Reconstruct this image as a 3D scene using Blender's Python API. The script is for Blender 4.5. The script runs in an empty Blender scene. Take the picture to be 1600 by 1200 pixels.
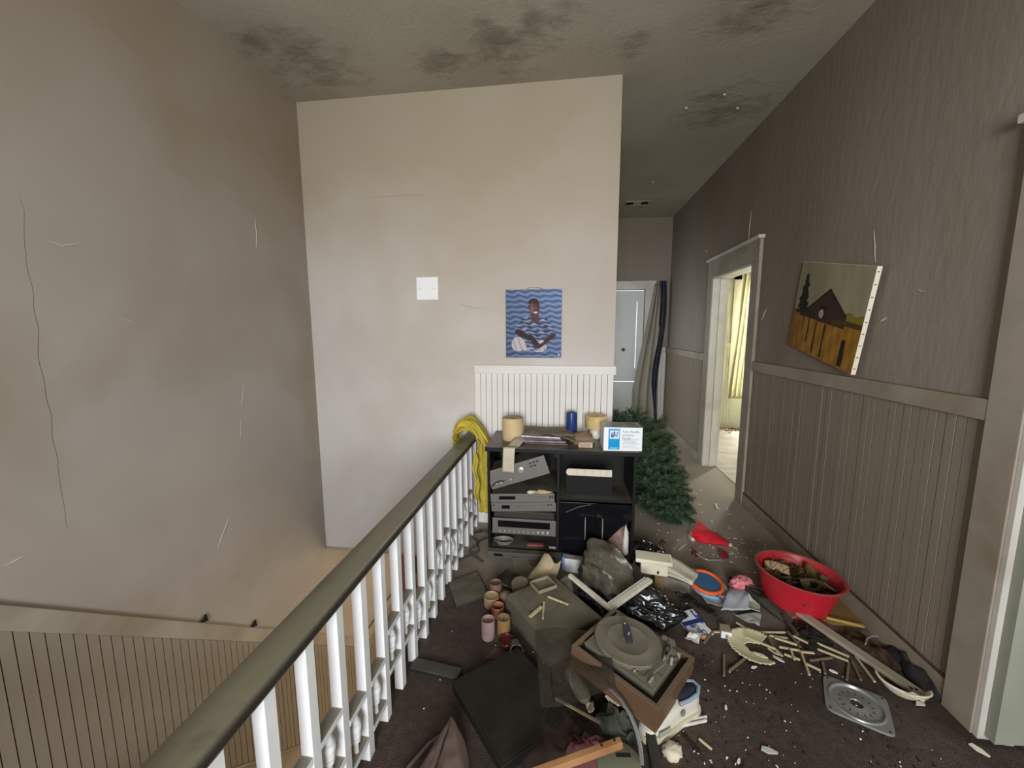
import bpy, bmesh, math, random
from math import pi, sin, cos, radians
from mathutils import Vector, Matrix, Euler, noise
import numpy as np
S = bpy.context.scene
C = S.collection
rnd = random.Random(7)

# ------------------------------------------------------------------ camera
YAW, PITCH, ROLL, FPX, EYE = radians(7.70), radians(7.52), radians(-0.15), 623.0, 1.5
_f = Vector((-sin(YAW) * cos(PITCH), cos(YAW) * cos(PITCH), -sin(PITCH)))
_r0 = Vector((cos(YAW), sin(YAW), 0.0))
_u0 = _r0.cross(_f)
_r = _r0 * cos(ROLL) + _u0 * sin(ROLL)
_u = -_r0 * sin(ROLL) + _u0 * cos(ROLL)
cam_data = bpy.data.cameras.new('camera')
cam_data.sensor_width = 36.0
cam_data.lens = FPX / 1600.0 * 36.0
cam_data.clip_start = 0.02
cam = bpy.data.objects.new('camera', cam_data)
C.objects.link(cam)
cam.matrix_world = Matrix(((_r.x, _u.x, -_f.x, 0.0), (_r.y, _u.y, -_f.y, 0.0), (_r.z, _u.z, -_f.z, EYE), (0, 0, 0, 1)))
S.camera = cam

# ------------------------------------------------------------------ light
S.view_settings.view_transform = 'Standard'
S.view_settings.look = 'None'
S.view_settings.gamma = 1.0
S.view_settings.use_curve_mapping = False
S.view_settings.exposure = -0.12
world = bpy.data.worlds.new('overcast_sky')
S.world = world
world.use_nodes = True
world.node_tree.nodes['Background'].inputs[0].default_value = (0.86, 0.93, 1.0, 1)
world.node_tree.nodes['Background'].inputs[1].default_value = 1.6


def area(name, loc, target, w, h, power, col, spread=180):
    l = bpy.data.lights.new(name, 'AREA')
    l.shape = 'RECTANGLE'
    l.size, l.size_y = w, h
    l.energy = power
    l.color = col
    l.spread = radians(spread)
    o = bpy.data.objects.new(name, l)
    o.location = loc
    d = Vector(target) - Vector(loc)
    o.rotation_euler = d.to_track_quat('-Z', 'Y').to_euler()
    C.objects.link(o)
    return o


# daylight coming in through the window behind the viewer and the window of the side room
area('daylight_landing_window', (0.15, -2.46, 1.62), (-0.35, 3.0, 1.75), 1.45, 1.6, 160, (0.97, 0.985, 1.0), 135)
area('daylight_bedroom_window', (3.03, 6.62, 1.45), (1.6, 3.6, 0.5), 0.9, 1.5, 260, (1.0, 1.0, 0.93))
area('daylight_side_doorway', (2.6, 0.9, 1.5), (1.5, 1.0, 1.2), 1.0, 1.4, 22, (0.93, 1.0, 0.95))
area('lower_hall_fill', (0.3, 3.72, -1.25), (-2.0, 3.2, -1.2), 0.8, 1.5, 46, (1.0, 0.83, 0.58))  # added warm lamp beside a blank lower wall, no window built there
area('daylight_left_room', (0.1, 5.45, 1.35), (1.3, 5.7, 1.0), 0.85, 1.7, 6, (0.95, 1.0, 0.97))


# ------------------------------------------------------------------ helpers
def lin(c):
    return tuple(((v / 255.0) / 12.92 if v / 255.0 <= 0.04045 else ((v / 255.0 + 0.055) / 1.055) ** 2.4) for v in c)


MATS = {}
DUST = lin((112, 106, 91))


def mat(name, c, rough=0.7, var=0.10, scale=9.0, dirt=None, dirt_amt=0.0, dirt_scale=2.5, dust=0.0, bump=0.0, bump_scale=60.0, metal=0.0, trans=0.0, spec=0.3, stretch=(1, 1, 1), sheen=0.0, ior=1.45, alpha=1.0):
    """procedural surface: noise-varied colour, optional grime patches, dust lying on faces that look up, fine bump"""
    if name in MATS:
        return MATS[name]
    m = bpy.data.materials.new(name)
    m.use_nodes = True
    nt = m.node_tree
    N, L = nt.nodes, nt.links
    b = N['Principled BSDF']
    b.inputs['Roughness'].default_value = rough
    b.inputs['Metallic'].default_value = metal
    b.inputs['Specular IOR Level'].default_value = spec
    b.inputs['Transmission Weight'].default_value = trans
    b.inputs['IOR'].default_value = ior
    b.inputs['Alpha'].default_value = alpha
    c = lin(c)
    tc = N.new('ShaderNodeTexCoord')
    mp = N.new('ShaderNodeMapping')
    mp.inputs['Scale'].default_value = stretch
    L.new(tc.outputs['Object'], mp.inputs['Vector'])

    def nz(sc, det=4.0, dist=0.0):
        n = N.new('ShaderNodeTexNoise')
        n.inputs['Scale'].default_value = sc
        n.inputs['Detail'].default_value = det
        n.inputs['Distortion'].default_value = dist
        L.new(mp.outputs[0], n.inputs['Vector'])
        return n

    def mix(fac, a, bb):
        x = N.new('ShaderNodeMix')
        x.data_type = 'RGBA'
        for s, v in ((x.inputs[0], fac), (x.inputs[6], a), (x.inputs[7], bb)):
            if hasattr(v, 'is_linked'):
                L.new(v, s)
            elif isinstance(v, (int, float)):
                s.default_value = v
            else:
                s.default_value = (*v, 1)
        return x.outputs[2]

    def ramp(sock, lo, hi, top=1.0):
        r = N.new('ShaderNodeMapRange')
        r.inputs['From Min'].default_value = lo
        r.inputs['From Max'].default_value = hi
        r.inputs['To Max'].default_value = top
        L.new(sock, r.inputs['Value'])
        return r.outputs[0]

    col = mix(ramp(nz(scale).outputs[0], 0.3, 0.7), tuple(v * (1 - var) for v in c), tuple(min(1, v * (1 + var)) for v in c))
    if dirt is not None and dirt_amt:
        col = mix(ramp(nz(dirt_scale, 6.0, 0.6).outputs[0], 0.42, 0.75, dirt_amt), col, lin(dirt))
    if dust:
        g = N.new('ShaderNodeNewGeometry')
        sx = N.new('ShaderNodeSeparateXYZ')
        L.new(g.outputs['Normal'], sx.inputs[0])
        up = ramp(sx.outputs[2], 0.15, 0.85)
        mu = N.new('ShaderNodeMath')
        mu.operation = 'MULTIPLY'
        L.new(up, mu.inputs[0])
        L.new(ramp(nz(6.0, 5.0).outputs[0], 0.2, 0.55, dust), mu.inputs[1])
        col = mix(mu.outputs[0], col, DUST)
    L.new(col, b.inputs['Base Color'])
    if bump:
        bp = N.new('ShaderNodeBump')
        bp.inputs['Strength'].default_value = bump
        bp.inputs['Distance'].default_value = 0.01
        L.new(nz(bump_scale, 3.0).outputs[0], bp.inputs['Height'])
        L.new(bp.outputs[0], b.inputs['Normal'])
    MATS[name] = m
    return m


def printmat(name='printed_surface', rough=0.45):
    if name in MATS:
        return MATS[name]
    m = bpy.data.materials.new(name)
    m.use_nodes = True
    nt = m.node_tree
    a = nt.nodes.new('ShaderNodeAttribute')
    a.attribute_name = 'print'
    nt.links.new(a.outputs['Color'], nt.nodes['Principled BSDF'].inputs['Base Color'])
    nt.nodes['Principled BSDF'].inputs['Roughness'].default_value = rough
    nt.nodes['Principled BSDF'].inputs['Specular IOR Level'].default_value = 0.12
    MATS[name] = m
    return m


class MB:
    """collects plain shapes and links them as ONE mesh object"""

    def __init__(s):
        s.v, s.f = [], []

    def add(s, vs, fs, M=None):
        o = len(s.v)
        s.v += [tuple(M @ Vector(p)) if M else tuple(p) for p in vs]
        s.f += [tuple(i + o for i in f) for f in fs]
        return s

    def box(s, a, b, M=None):
        (x0, y0, z0), (x1, y1, z1) = a, b
        return s.add([(x0, y0, z0), (x1, y0, z0), (x1, y1, z0), (x0, y1, z0), (x0, y0, z1), (x1, y0, z1), (x1, y1, z1), (x0, y1, z1)],
                     [(3, 2, 1, 0), (4, 5, 6, 7), (0, 1, 5, 4), (1, 2, 6, 5), (2, 3, 7, 6), (3, 0, 4, 7)], M)

    def cbox(s, c, d, M=None):
        return s.box([c[i] - d[i] / 2 for i in range(3)], [c[i] + d[i] / 2 for i in range(3)], M)

    def prism(s, poly, z0, z1, M=None):
        n = len(poly)
        vs = [(x, y, z0) for x, y in poly] + [(x, y, z1) for x, y in poly]
        fs = [tuple(range(n - 1, -1, -1)), tuple(range(n, 2 * n))] + [(i, (i + 1) % n, n + (i + 1) % n, n + i) for i in range(n)]
        return s.add(vs, fs, M)

    def lathe(s, prof, n=24, M=None, wob=None, cap=True):
        vs, fs = [], []
        k = len(prof)
        for i in range(n):
            a = 2 * pi * i / n
            for r, z in prof:
                w = wob(a, r, z) if wob else 1.0
                vs.append((r * cos(a) * w, r * sin(a) * w, z))
        for i in range(n):
            j = (i + 1) % n
            for q in range(k - 1):
                fs.append((i * k + q, j * k + q, j * k + q + 1, i * k + q + 1))
        if cap and prof[0][0] > 1e-6:
            fs.append(tuple(i * k for i in range(n - 1, -1, -1)))
        if cap and prof[-1][0] > 1e-6:
            fs.append(tuple(i * k + k - 1 for i in range(n)))
        return s.add(vs, fs, M)

    def tube(s, pts, r, n=8, M=None, flat=1.0, closed=False):
        pts = [Vector(p) for p in pts]
        m = len(pts)
        vs, fs = [], []
        up = Vector((0, 0, 1))
        for i, p in enumerate(pts):
            a = pts[(i - 1) % m] if (closed or i > 0) else p
            c = pts[(i + 1) % m] if (closed or i < m - 1) else p
            t = (c - a).normalized()
            w = up if abs(t.z) < 0.9 else Vector((1, 0, 0))
            e1 = t.cross(w).normalized()
            e2 = e1.cross(t)
            rr = r[i] if isinstance(r, (list, tuple)) else r
            vs += [p + e1 * rr * cos(2 * pi * q / n) + e2 * rr * flat * sin(2 * pi * q / n) for q in range(n)]
        for i in range(m if closed else m - 1):
            j = (i + 1) % m
            fs += [(i * n + q, j * n + q, j * n + (q + 1) % n, i * n + (q + 1) % n)[::-1] for q in range(n)]
        if not closed:
            fs += [tuple(range(n - 1, -1, -1))[::-1], tuple(range((m - 1) * n, m * n))[::-1]]
        return s.add(vs, fs, M)

    def bar(s, p, q, w, h, M=None):
        """square bar from p to q, w across and h thick"""
        p, q = Vector(p), Vector(q)
        t = (q - p).normalized()
        e1 = t.cross(Vector((0, 0, 1)))
        e1 = e1.normalized() if e1.length > 1e-4 else Vector((1, 0, 0))
        e2 = e1.cross(t)
        vs = [c + e1 * a * w / 2 + e2 * bb * h / 2 for c in (p, q) for a, bb in ((-1, -1), (1, -1), (1, 1), (-1, 1))]
        return s.add(vs, [(0, 1, 2, 3), (7, 6, 5, 4), (0, 4, 5, 1), (1, 5, 6, 2), (2, 6, 7, 3), (3, 7, 4, 0)], M)

    def grid(s, fn, nu, nv, th=0.0, M=None):
        """sheet through fn(u, v); th > 0 gives it a back side"""
        P = [[Vector(fn(i / nu, j / nv)) for j in range(nv + 1)] for i in range(nu + 1)]
        vs = [p for row in P for p in row]
        w = nv + 1
        fs = [(i * w + j, (i + 1) * w + j, (i + 1) * w + j + 1, i * w + j + 1) for i in range(nu) for j in range(nv)]
        if th:
            o = len(vs)
            bk = []
            for i in range(nu + 1):
                for j in range(nv + 1):
                    du = P[min(i + 1, nu)][j] - P[max(i - 1, 0)][j]
                    dv = P[i][min(j + 1, nv)] - P[i][max(j - 1, 0)]
                    n = du.cross(dv)
                    n = n.normalized() if n.length > 1e-9 else Vector((0, 0, 1))
                    bk.append(P[i][j] - n * th)
            vs += bk
            fs += [tuple(o + q for q in reversed(f)) for f in fs]
            rim = [(i, 0) for i in range(nu + 1)] + [(nu, j) for j in range(1, nv + 1)] + [(i, nv) for i in range(nu - 1, -1, -1)] + [(0, j) for j in range(nv - 1, 0, -1)]
            rim = [i * w + j for i, j in rim]
            for a, b2 in zip(rim, rim[1:] + rim[:1]):
                fs.append((b2, a, o + a, o + b2))
        return s.add(vs, fs, M)

    def loft(s, rings, M=None):
        n = len(rings[0])
        vs = [p for r in rings for p in r]
        fs = []
        for k in range(len(rings) - 1):
            fs += [(k * n + i, k * n + (i + 1) % n, (k + 1) * n + (i + 1) % n, (k + 1) * n + i) for i in range(n)]
        fs += [tuple(range(n - 1, -1, -1)), tuple(range((len(rings) - 1) * n, len(rings) * n))]
        return s.add(vs, fs, M)

    def build(s, name, m, parent=None, smooth=False, bevel=0.0, fix=True, angle=40):
        me = bpy.data.meshes.new(name)
        me.from_pydata(s.v, [], s.f)
        if fix:
            bm = bmesh.new()
            bm.from_mesh(me)
            bmesh.ops.recalc_face_normals(bm, faces=bm.faces)
            bm.to_mesh(me)
            bm.free()
        me.materials.append(m)
        if smooth:
            me.polygons.foreach_set('use_smooth', [True] * len(me.polygons))
            if smooth != 'all':
                me.set_sharp_from_angle(angle=radians(angle))
        o = bpy.data.objects.new(name, me)
        C.objects.link(o)
        if parent is not None:
            o.parent = parent
        if bevel:
            bv = o.modifiers.new('soft_edges', 'BEVEL')
            bv.width = bevel
            bv.segments = 2
            bv.limit_method = 'ANGLE'
        return o


def tag(o, label=None, cat=None, group=None, kind=None):
    for k, v in (('label', label), ('category', cat), ('group', group), ('kind', kind)):
        if v:
            o[k] = v
    return o


def thing(name, label, cat, loc=(0, 0, 0), rz=0.0, group=None, rot=None):
    o = bpy.data.objects.new(name, None)
    o.empty_display_size = 0.05
    C.objects.link(o)
    o.location = loc
    o.rotation_euler = rot if rot else (0, 0, rz)
    return tag(o, label, cat, group)


def put(o, loc, rot=(0, 0, 0)):
    o.location = loc
    o.rotation_euler = rot
    return o


def share(src, name, parent, loc=(0, 0, 0), rot=(0, 0, 0), scale=(1, 1, 1)):
    """another piece that shares the mesh data of src"""
    o = src.copy()
    o.name = name
    C.objects.link(o)
    o.parent = parent
    o.location, o.rotation_euler, o.scale = loc, rot, scale
    return o


def structure(o):
    o['kind'] = 'structure'
    return o


def label_part(o, label):
    o['label'] = label
    return o


def printed(name, w, h, nu, nv, paint, m, parent=None, plane='xz', bow=None):
    """flat print: a fine sheet coloured per vertex by paint(U, V) -> sRGB array; plane xz faces -y, xy faces up"""
    vs, fs = [], []
    for j in range(nv + 1):
        for i in range(nu + 1):
            x, y = (i / nu - 0.5) * w, j / nv * h
            d = bow(i / nu, j / nv) if bow else 0.0
            vs.append((x, -d, y) if plane == 'xz' else (x, y - h / 2, d))
    k = nu + 1
    for j in range(nv):
        for i in range(nu):
            fs.append((j * k + i, j * k + i + 1, (j + 1) * k + i + 1, (j + 1) * k + i))
    me = bpy.data.meshes.new(name)
    me.from_pydata(vs, [], fs)
    U, V = np.meshgrid(np.linspace(0, 1, nu + 1), np.linspace(0, 1, nv + 1))
    col = np.clip(np.asarray(paint(U, V), float), 0, 255) / 255.0
    col = np.where(col <= 0.04045, col / 12.92, ((col + 0.055) / 1.055) ** 2.4)
    a = me.color_attributes.new('print', 'FLOAT_COLOR', 'POINT')
    a.data.foreach_set('color', np.concatenate([col.reshape(-1, 3), np.ones(((nu + 1) * (nv + 1), 1))], 1).astype(np.float32).ravel())
    me.materials.append(m)
    o = bpy.data.objects.new(name, me)
    C.objects.link(o)
    if parent is not None:
        o.parent = parent
    return o


def lettering(text, size, loc, rot, m, parent, name='lettering', align='LEFT', ext=0.0003):
    cu = bpy.data.curves.new(name, 'FONT')
    cu.body = text
    cu.size = size
    cu.align_x = align
    cu.extrude = ext
    cu.resolution_u = 3
    t = bpy.data.objects.new(name, cu)
    C.objects.link(t)
    me = bpy.data.meshes.new_from_object(t.evaluated_get(bpy.context.evaluated_depsgraph_get()))
    C.objects.unlink(t)
    bpy.data.objects.remove(t)
    me.name = name
    me.materials.clear()
    me.materials.append(m)
    o = bpy.data.objects.new(name, me)
    C.objects.link(o)
    o.parent = parent
    o.location, o.rotation_euler = loc, rot
    return o


def fbm(p, sc, seed=0.0):
    return noise.fractal(Vector((p[0] * sc + seed, p[1] * sc + seed * 0.7, p[2] * sc - seed)), 1.0, 2.0, 4)


def ridge(p, sc, seed=0.0):
    return 1.0 - abs(noise.noise(Vector((p[0] * sc + seed, p[1] * sc - seed, p[2] * sc + seed * 2)))) * 2.0


def blob(rx, ry, rz, seed, amp=0.12, fold=0.10, sub=4, sc=1.6, floor=True, tip=None):
    """a crumpled lump: ico sphere pushed by soft noise and sharp creases, flattened where it lies on the ground"""
    bm = bmesh.new()
    bmesh.ops.create_icosphere(bm, subdivisions=sub, radius=1.0)
    for v in bm.verts:
        d = v.co.normalized()
        k = 1.0 + amp * fbm(d, sc, seed) + fold * ridge(d, sc * 1.4, seed) * 0.5 + fold * 0.5 * ridge(d, sc * 3.2, seed + 9)
        if tip:
            k += tip[1] * max(0.0, d.dot(Vector(tip[0]).normalized())) ** 6
        v.co = Vector((d.x * rx * k, d.y * ry * k, d.z * rz * k))
        if floor and v.co.z < -rz * 0.45:
            v.co.z = -rz * 0.45
            v.co.x *= 1.06
            v.co.y *= 1.06
        v.co.z += rz * 0.45
    vs = [tuple(v.co) for v in bm.verts]
    fs = [tuple(q.index for q in f.verts) for f in bm.faces]
    bm.free()
    mb = MB()
    mb.v, mb.f = vs, fs
    return mb


def sack(w, d, h, seed, planes=16, noise_amp=0.03, sub=5, top=None):
    """a bin bag: a lump cut by random planes, so that it is all slack facets and creases, flat where it stands"""
    rr = random.Random(seed)
    ns = []
    for _ in range(planes):
        n = Vector((rr.gauss(0, 1), rr.gauss(0, 1), rr.gauss(0, 1))).normalized()
        ns.append((n, rr.uniform(0.52, 0.92)))
    if top:
        ns.append((Vector(top[0]).normalized(), top[1]))
    bm = bmesh.new()
    bmesh.ops.create_icosphere(bm, subdivisions=sub, radius=1.0)
    tie = Vector((rr.uniform(-0.8, 0.8), rr.uniform(-0.8, 0.8), 0.7)).normalized()
    t1 = tie.orthogonal().normalized()
    t2 = tie.cross(t1)
    for v in bm.verts:
        q = v.co.normalized()
        r = 1.06
        for n, c in ns:
            dn = q.dot(n)
            if dn > 0.05:
                r = min(r, c / dn)
        # slack plastic hangs in pleats that run towards the tied mouth
        az = math.atan2(q.dot(t2), q.dot(t1))
        ph = az * 9 / (2 * pi) + 1.3 * noise.noise(Vector((q.x * 1.6 + seed, q.y * 1.6, q.z * 1.6)))
        tri = abs((ph % 1.0) * 2 - 1)
        r += noise_amp * 1.5 * (tri - 0.5) * (0.35 + 0.65 * max(0.0, q.dot(tie)))
        cr = 1 - abs(noise.noise(Vector((q.x * 1.9 + seed, q.y * 1.9 - seed, q.z * 2.6)))) * 7
        r += noise_amp * 1.1 * max(0.0, cr)
        cr = 1 - abs(noise.noise(Vector((q.x * 3.6 - seed, q.y * 3.6, q.z * 4.2 + seed)))) * 7
        r += noise_amp * 0.7 * max(0.0, cr)
        v.co = q * r
    zs = [v.co.z for v in bm.verts]
    lo, hi = -0.5, max(zs)
    for v in bm.verts:
        z = v.co.z
        if z < lo:
            v.co.x *= 1.0 + 0.12 * min(1, (lo - z) * 3)
            v.co.y *= 1.0 + 0.12 * min(1, (lo - z) * 3)
            z = lo
        v.co = Vector((v.co.x * w / 2, v.co.y * d / 2, (z - lo) / (hi - lo) * h))
    mb = MB()
    mb.v = [tuple(v.co) for v in bm.verts]
    mb.f = [tuple(q.index for q in f.verts) for f in bm.faces]
    bm.free()
    return mb


def tarp(pts, seed, amp=0.012, cuts=14):
    """slack plastic over a lump: the hull of a few corner points, finely divided, then creased"""
    bm = bmesh.new()
    for p in pts:
        bm.verts.new(p)
    r = bmesh.ops.convex_hull(bm, input=bm.verts)
    bmesh.ops.delete(bm, geom=[g for g in r['geom_unused'] if isinstance(g, bmesh.types.BMVert)], context='VERTS')
    bmesh.ops.subdivide_edges(bm, edges=bm.edges, cuts=cuts, use_grid_fill=True)
    bmesh.ops.triangulate(bm, faces=bm.faces)
    for _ in range(3):
        bmesh.ops.smooth_vert(bm, verts=bm.verts, factor=0.5, use_axis_x=True, use_axis_y=True, use_axis_z=True)
    bm.normal_update()
    zmin = min(p[2] for p in pts)
    mv = []
    for v in bm.verts:
        p = v.co
        d = 0.0
        for sc, k, wd in ((7.0, 1.0, 5.0), (13.0, 0.6, 5.0), (26.0, 0.25, 4.0)):
            n = noise.noise(Vector((p.x * sc * 0.6 + seed, p.y * sc - seed, p.z * sc * 1.2 + p.x * sc * 0.8)))
            d += k * max(-0.4, 1 - abs(n) * wd)
        mv.append(v.normal * (d * amp))
    for v, m in zip(bm.verts, mv):
        v.co += m
        v.co.z = max(v.co.z, zmin)
    mb = MB()
    c = Vector((sum(p[0] for p in pts) / len(pts), sum(p[1] for p in pts) / len(pts), zmin))
    mb.v = [tuple(v.co - c) for v in bm.verts]
    mb.f = [tuple(q.index for q in f.verts) for f in bm.faces]
    bm.free()
    return mb, c


def Rz(a):
    return Matrix.Rotation(a, 4, 'Z')


def T(x, y, z):
    return Matrix.Translation((x, y, z))

# ------------------------------------------------------------------ materials of the house
XL, XR, YF, YE, ZC, ZL = -2.0, 1.55, 2.95, 6.45, 3.18, -2.85
M_wall = mat('wall_paint_shaded', (166, 157, 149), 0.85, 0.06, 1.5, dirt=(136, 122, 98), dirt_amt=0.75, dirt_scale=0.9, bump=0.035, bump_scale=60)  # far wall's paint, its base colour darkened to stand for dimmer light
M_wallfar = mat('wall_paint_lit', (208, 203, 200), 0.85, 0.04, 1.2, dirt=(166, 150, 126), dirt_amt=0.6, dirt_scale=0.7, bump=0.03, bump_scale=60)  # brighter copy of the same paint for the lit far wall
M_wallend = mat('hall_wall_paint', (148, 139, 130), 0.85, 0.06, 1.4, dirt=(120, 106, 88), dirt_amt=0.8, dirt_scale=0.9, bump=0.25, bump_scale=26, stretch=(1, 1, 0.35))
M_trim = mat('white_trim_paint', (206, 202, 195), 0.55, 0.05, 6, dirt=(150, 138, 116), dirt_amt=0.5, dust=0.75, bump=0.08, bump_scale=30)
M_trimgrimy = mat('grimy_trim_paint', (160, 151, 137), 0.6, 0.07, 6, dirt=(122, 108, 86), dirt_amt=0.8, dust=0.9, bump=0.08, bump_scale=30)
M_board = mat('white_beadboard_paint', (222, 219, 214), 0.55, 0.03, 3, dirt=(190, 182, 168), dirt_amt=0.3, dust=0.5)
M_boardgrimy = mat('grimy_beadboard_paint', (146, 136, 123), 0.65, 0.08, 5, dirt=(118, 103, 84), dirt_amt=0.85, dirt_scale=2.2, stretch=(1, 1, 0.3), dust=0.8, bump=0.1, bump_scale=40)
M_gap = mat('grimy_joint_and_shadow', (84, 70, 56), 0.9, 0.2, 30)
M_rail = mat('dark_varnished_handrail', (52, 46, 40), 0.35, 0.15, 9, dust=0.0, bump=0.06, bump_scale=50)
M_balu = mat('white_baluster_paint', (230, 231, 233), 0.5, 0.03, 14, dirt=(200, 195, 184), dirt_amt=0.2, dirt_scale=7, dust=0.95)
M_room = mat('pale_green_bedroom_paint', (214, 216, 198), 0.8, 0.04, 1.5, dirt=(180, 178, 140), dirt_amt=0.5)
M_lowwall = mat('cream_stair_hall_paint', (206, 186, 150), 0.8, 0.05, 1.5, dirt=(160, 140, 104), dirt_amt=0.5, bump=0.2, bump_scale=26)
M_doorpaint = mat('chalky_white_door_paint', (208, 212, 212), 0.6, 0.05, 3, dirt=(160, 166, 168), dirt_amt=0.5, stretch=(1, 1, 0.3))
M_greendoor = mat('grey_green_door_paint', (150, 152, 138), 0.6, 0.06, 2, dirt=(112, 108, 92), dirt_amt=0.7, dirt_scale=2)
M_orangewood = mat('varnished_orange_wood', (140, 98, 70), 0.5, 0.2, 8, dirt=(104, 62, 38), dirt_amt=0.5, stretch=(1, 1, 0.1))
M_dark = mat('dark_void', (30, 26, 23), 0.9, 0.1, 4)
M_glass = mat('window_glass', (245, 250, 248), 0.05, 0.0, 4, trans=1.0, ior=1.02)


def carpet():
    m = mat('dirty_brown_carpet', (84, 72, 66), 0.95, 0.22, 34, dirt=(52, 43, 38), dirt_amt=0.8, dirt_scale=1.8, bump=0.9, bump_scale=230, spec=0.1)
    nt = m.node_tree
    N, L = nt.nodes, nt.links
    b = N['Principled BSDF']
    old = b.inputs['Base Color'].links[0].from_socket
    tc = N.new('ShaderNodeTexCoord')
    sx = N.new('ShaderNodeSeparateXYZ')
    L.new(tc.outputs['Object'], sx.inputs[0])
    # plaster dust walked out of the far rooms lies over the far end of the hall
    r = N.new('ShaderNodeMapRange')
    r.inputs['From Min'].default_value, r.inputs['From Max'].default_value = 1.8, 3.0
    r.inputs['To Max'].default_value = 1.0
    nz = N.new('ShaderNodeTexNoise')
    nz.inputs['Scale'].default_value = 2.3
    nz.inputs['Detail'].default_value = 8
    L.new(tc.outputs['Object'], nz.inputs['Vector'])
    ad = N.new('ShaderNodeMath')
    ad.operation = 'MULTIPLY_ADD'
    ad.inputs[1].default_value = 1.6
    ad.inputs[2].default_value = -0.8
    L.new(nz.outputs[0], ad.inputs[0])
    sm = N.new('ShaderNodeMath')
    L.new(sx.outputs[1], sm.inputs[0])
    L.new(ad.outputs[0], sm.inputs[1])
    L.new(sm.outputs[0], r.inputs['Value'])
    x = N.new('ShaderNodeMix')
    x.data_type = 'RGBA'
    L.new(r.outputs[0], x.inputs[0])
    L.new(old, x.inputs[6])
    x.inputs[7].default_value = (*lin((176, 165, 150)), 1)
    L.new(x.outputs[2], b.inputs['Base Color'])
    return m


def thick_dust(m, col, amt=0.95):
    nt = m.node_tree
    N, L = nt.nodes, nt.links
    bs = N['Principled BSDF']
    old = bs.inputs['Base Color'].links[0].from_socket
    g = N.new('ShaderNodeNewGeometry')
    sx = N.new('ShaderNodeSeparateXYZ')
    L.new(g.outputs['Normal'], sx.inputs[0])
    tc = N.new('ShaderNodeTexCoord')
    nz = N.new('ShaderNodeTexNoise')
    nz.inputs['Scale'].default_value = 3.2
    nz.inputs['Detail'].default_value = 7
    nz.inputs['Distortion'].default_value = 1.2
    L.new(tc.outputs['Object'], nz.inputs['Vector'])
    r = N.new('ShaderNodeMapRange')
    r.inputs['From Min'].default_value, r.inputs['From Max'].default_value = 0.25, 0.7
    L.new(sx.outputs[2], r.inputs['Value'])
    r2 = N.new('ShaderNodeMapRange')
    r2.inputs['From Min'].default_value, r2.inputs['From Max'].default_value = 0.26, 0.42
    r2.inputs['To Min'].default_value, r2.inputs['To Max'].default_value = 0.35, amt
    L.new(nz.outputs[0], r2.inputs['Value'])
    mu = N.new('ShaderNodeMath')
    mu.operation = 'MULTIPLY'
    L.new(r.outputs[0], mu.inputs[0])
    L.new(r2.outputs[0], mu.inputs[1])
    x = N.new('ShaderNodeMix')
    x.data_type = 'RGBA'
    L.new(mu.outputs[0], x.inputs[0])
    L.new(old, x.inputs[6])
    x.inputs[7].default_value = (*lin(col), 1)
    L.new(x.outputs[2], bs.inputs['Base Color'])


thick_dust(M_rail, (126, 121, 103))


def shade_and_grime(m, z0, z1, col, top):
    """dimmer light towards the ceiling painted into the wall colour, along with yellowish grime"""
    nt = m.node_tree
    N, L = nt.nodes, nt.links
    bs = N['Principled BSDF']
    old = bs.inputs['Base Color'].links[0].from_socket
    tc = N.new('ShaderNodeTexCoord')
    sx = N.new('ShaderNodeSeparateXYZ')
    L.new(tc.outputs['Object'], sx.inputs[0])
    nz = N.new('ShaderNodeTexNoise')
    nz.inputs['Scale'].default_value = 0.9
    nz.inputs['Detail'].default_value = 5
    L.new(tc.outputs['Object'], nz.inputs['Vector'])
    ma = N.new('ShaderNodeMath')
    ma.operation = 'MULTIPLY_ADD'
    ma.inputs[1].default_value = 1.6
    L.new(nz.outputs[0], ma.inputs[0])
    L.new(sx.outputs[2], ma.inputs[2])
    r = N.new('ShaderNodeMapRange')
    r.inputs['From Min'].default_value, r.inputs['From Max'].default_value = z0 + 0.8, z1 + 0.8
    r.inputs['To Max'].default_value = top
    L.new(ma.outputs[0], r.inputs['Value'])
    x = N.new('ShaderNodeMix')
    x.data_type = 'RGBA'
    L.new(r.outputs[0], x.inputs[0])
    L.new(old, x.inputs[6])
    x.inputs[7].default_value = (*lin(col), 1)
    L.new(x.outputs[2], bs.inputs['Base Color'])


shade_and_grime(M_wallfar, 1.0, 2.7, (158, 144, 122), 0.9)
shade_and_grime(M_wall, 1.2, 3.1, (142, 128, 106), 0.7)
shade_and_grime(M_wallend, 1.2, 3.1, (112, 100, 82), 0.6)


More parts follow.
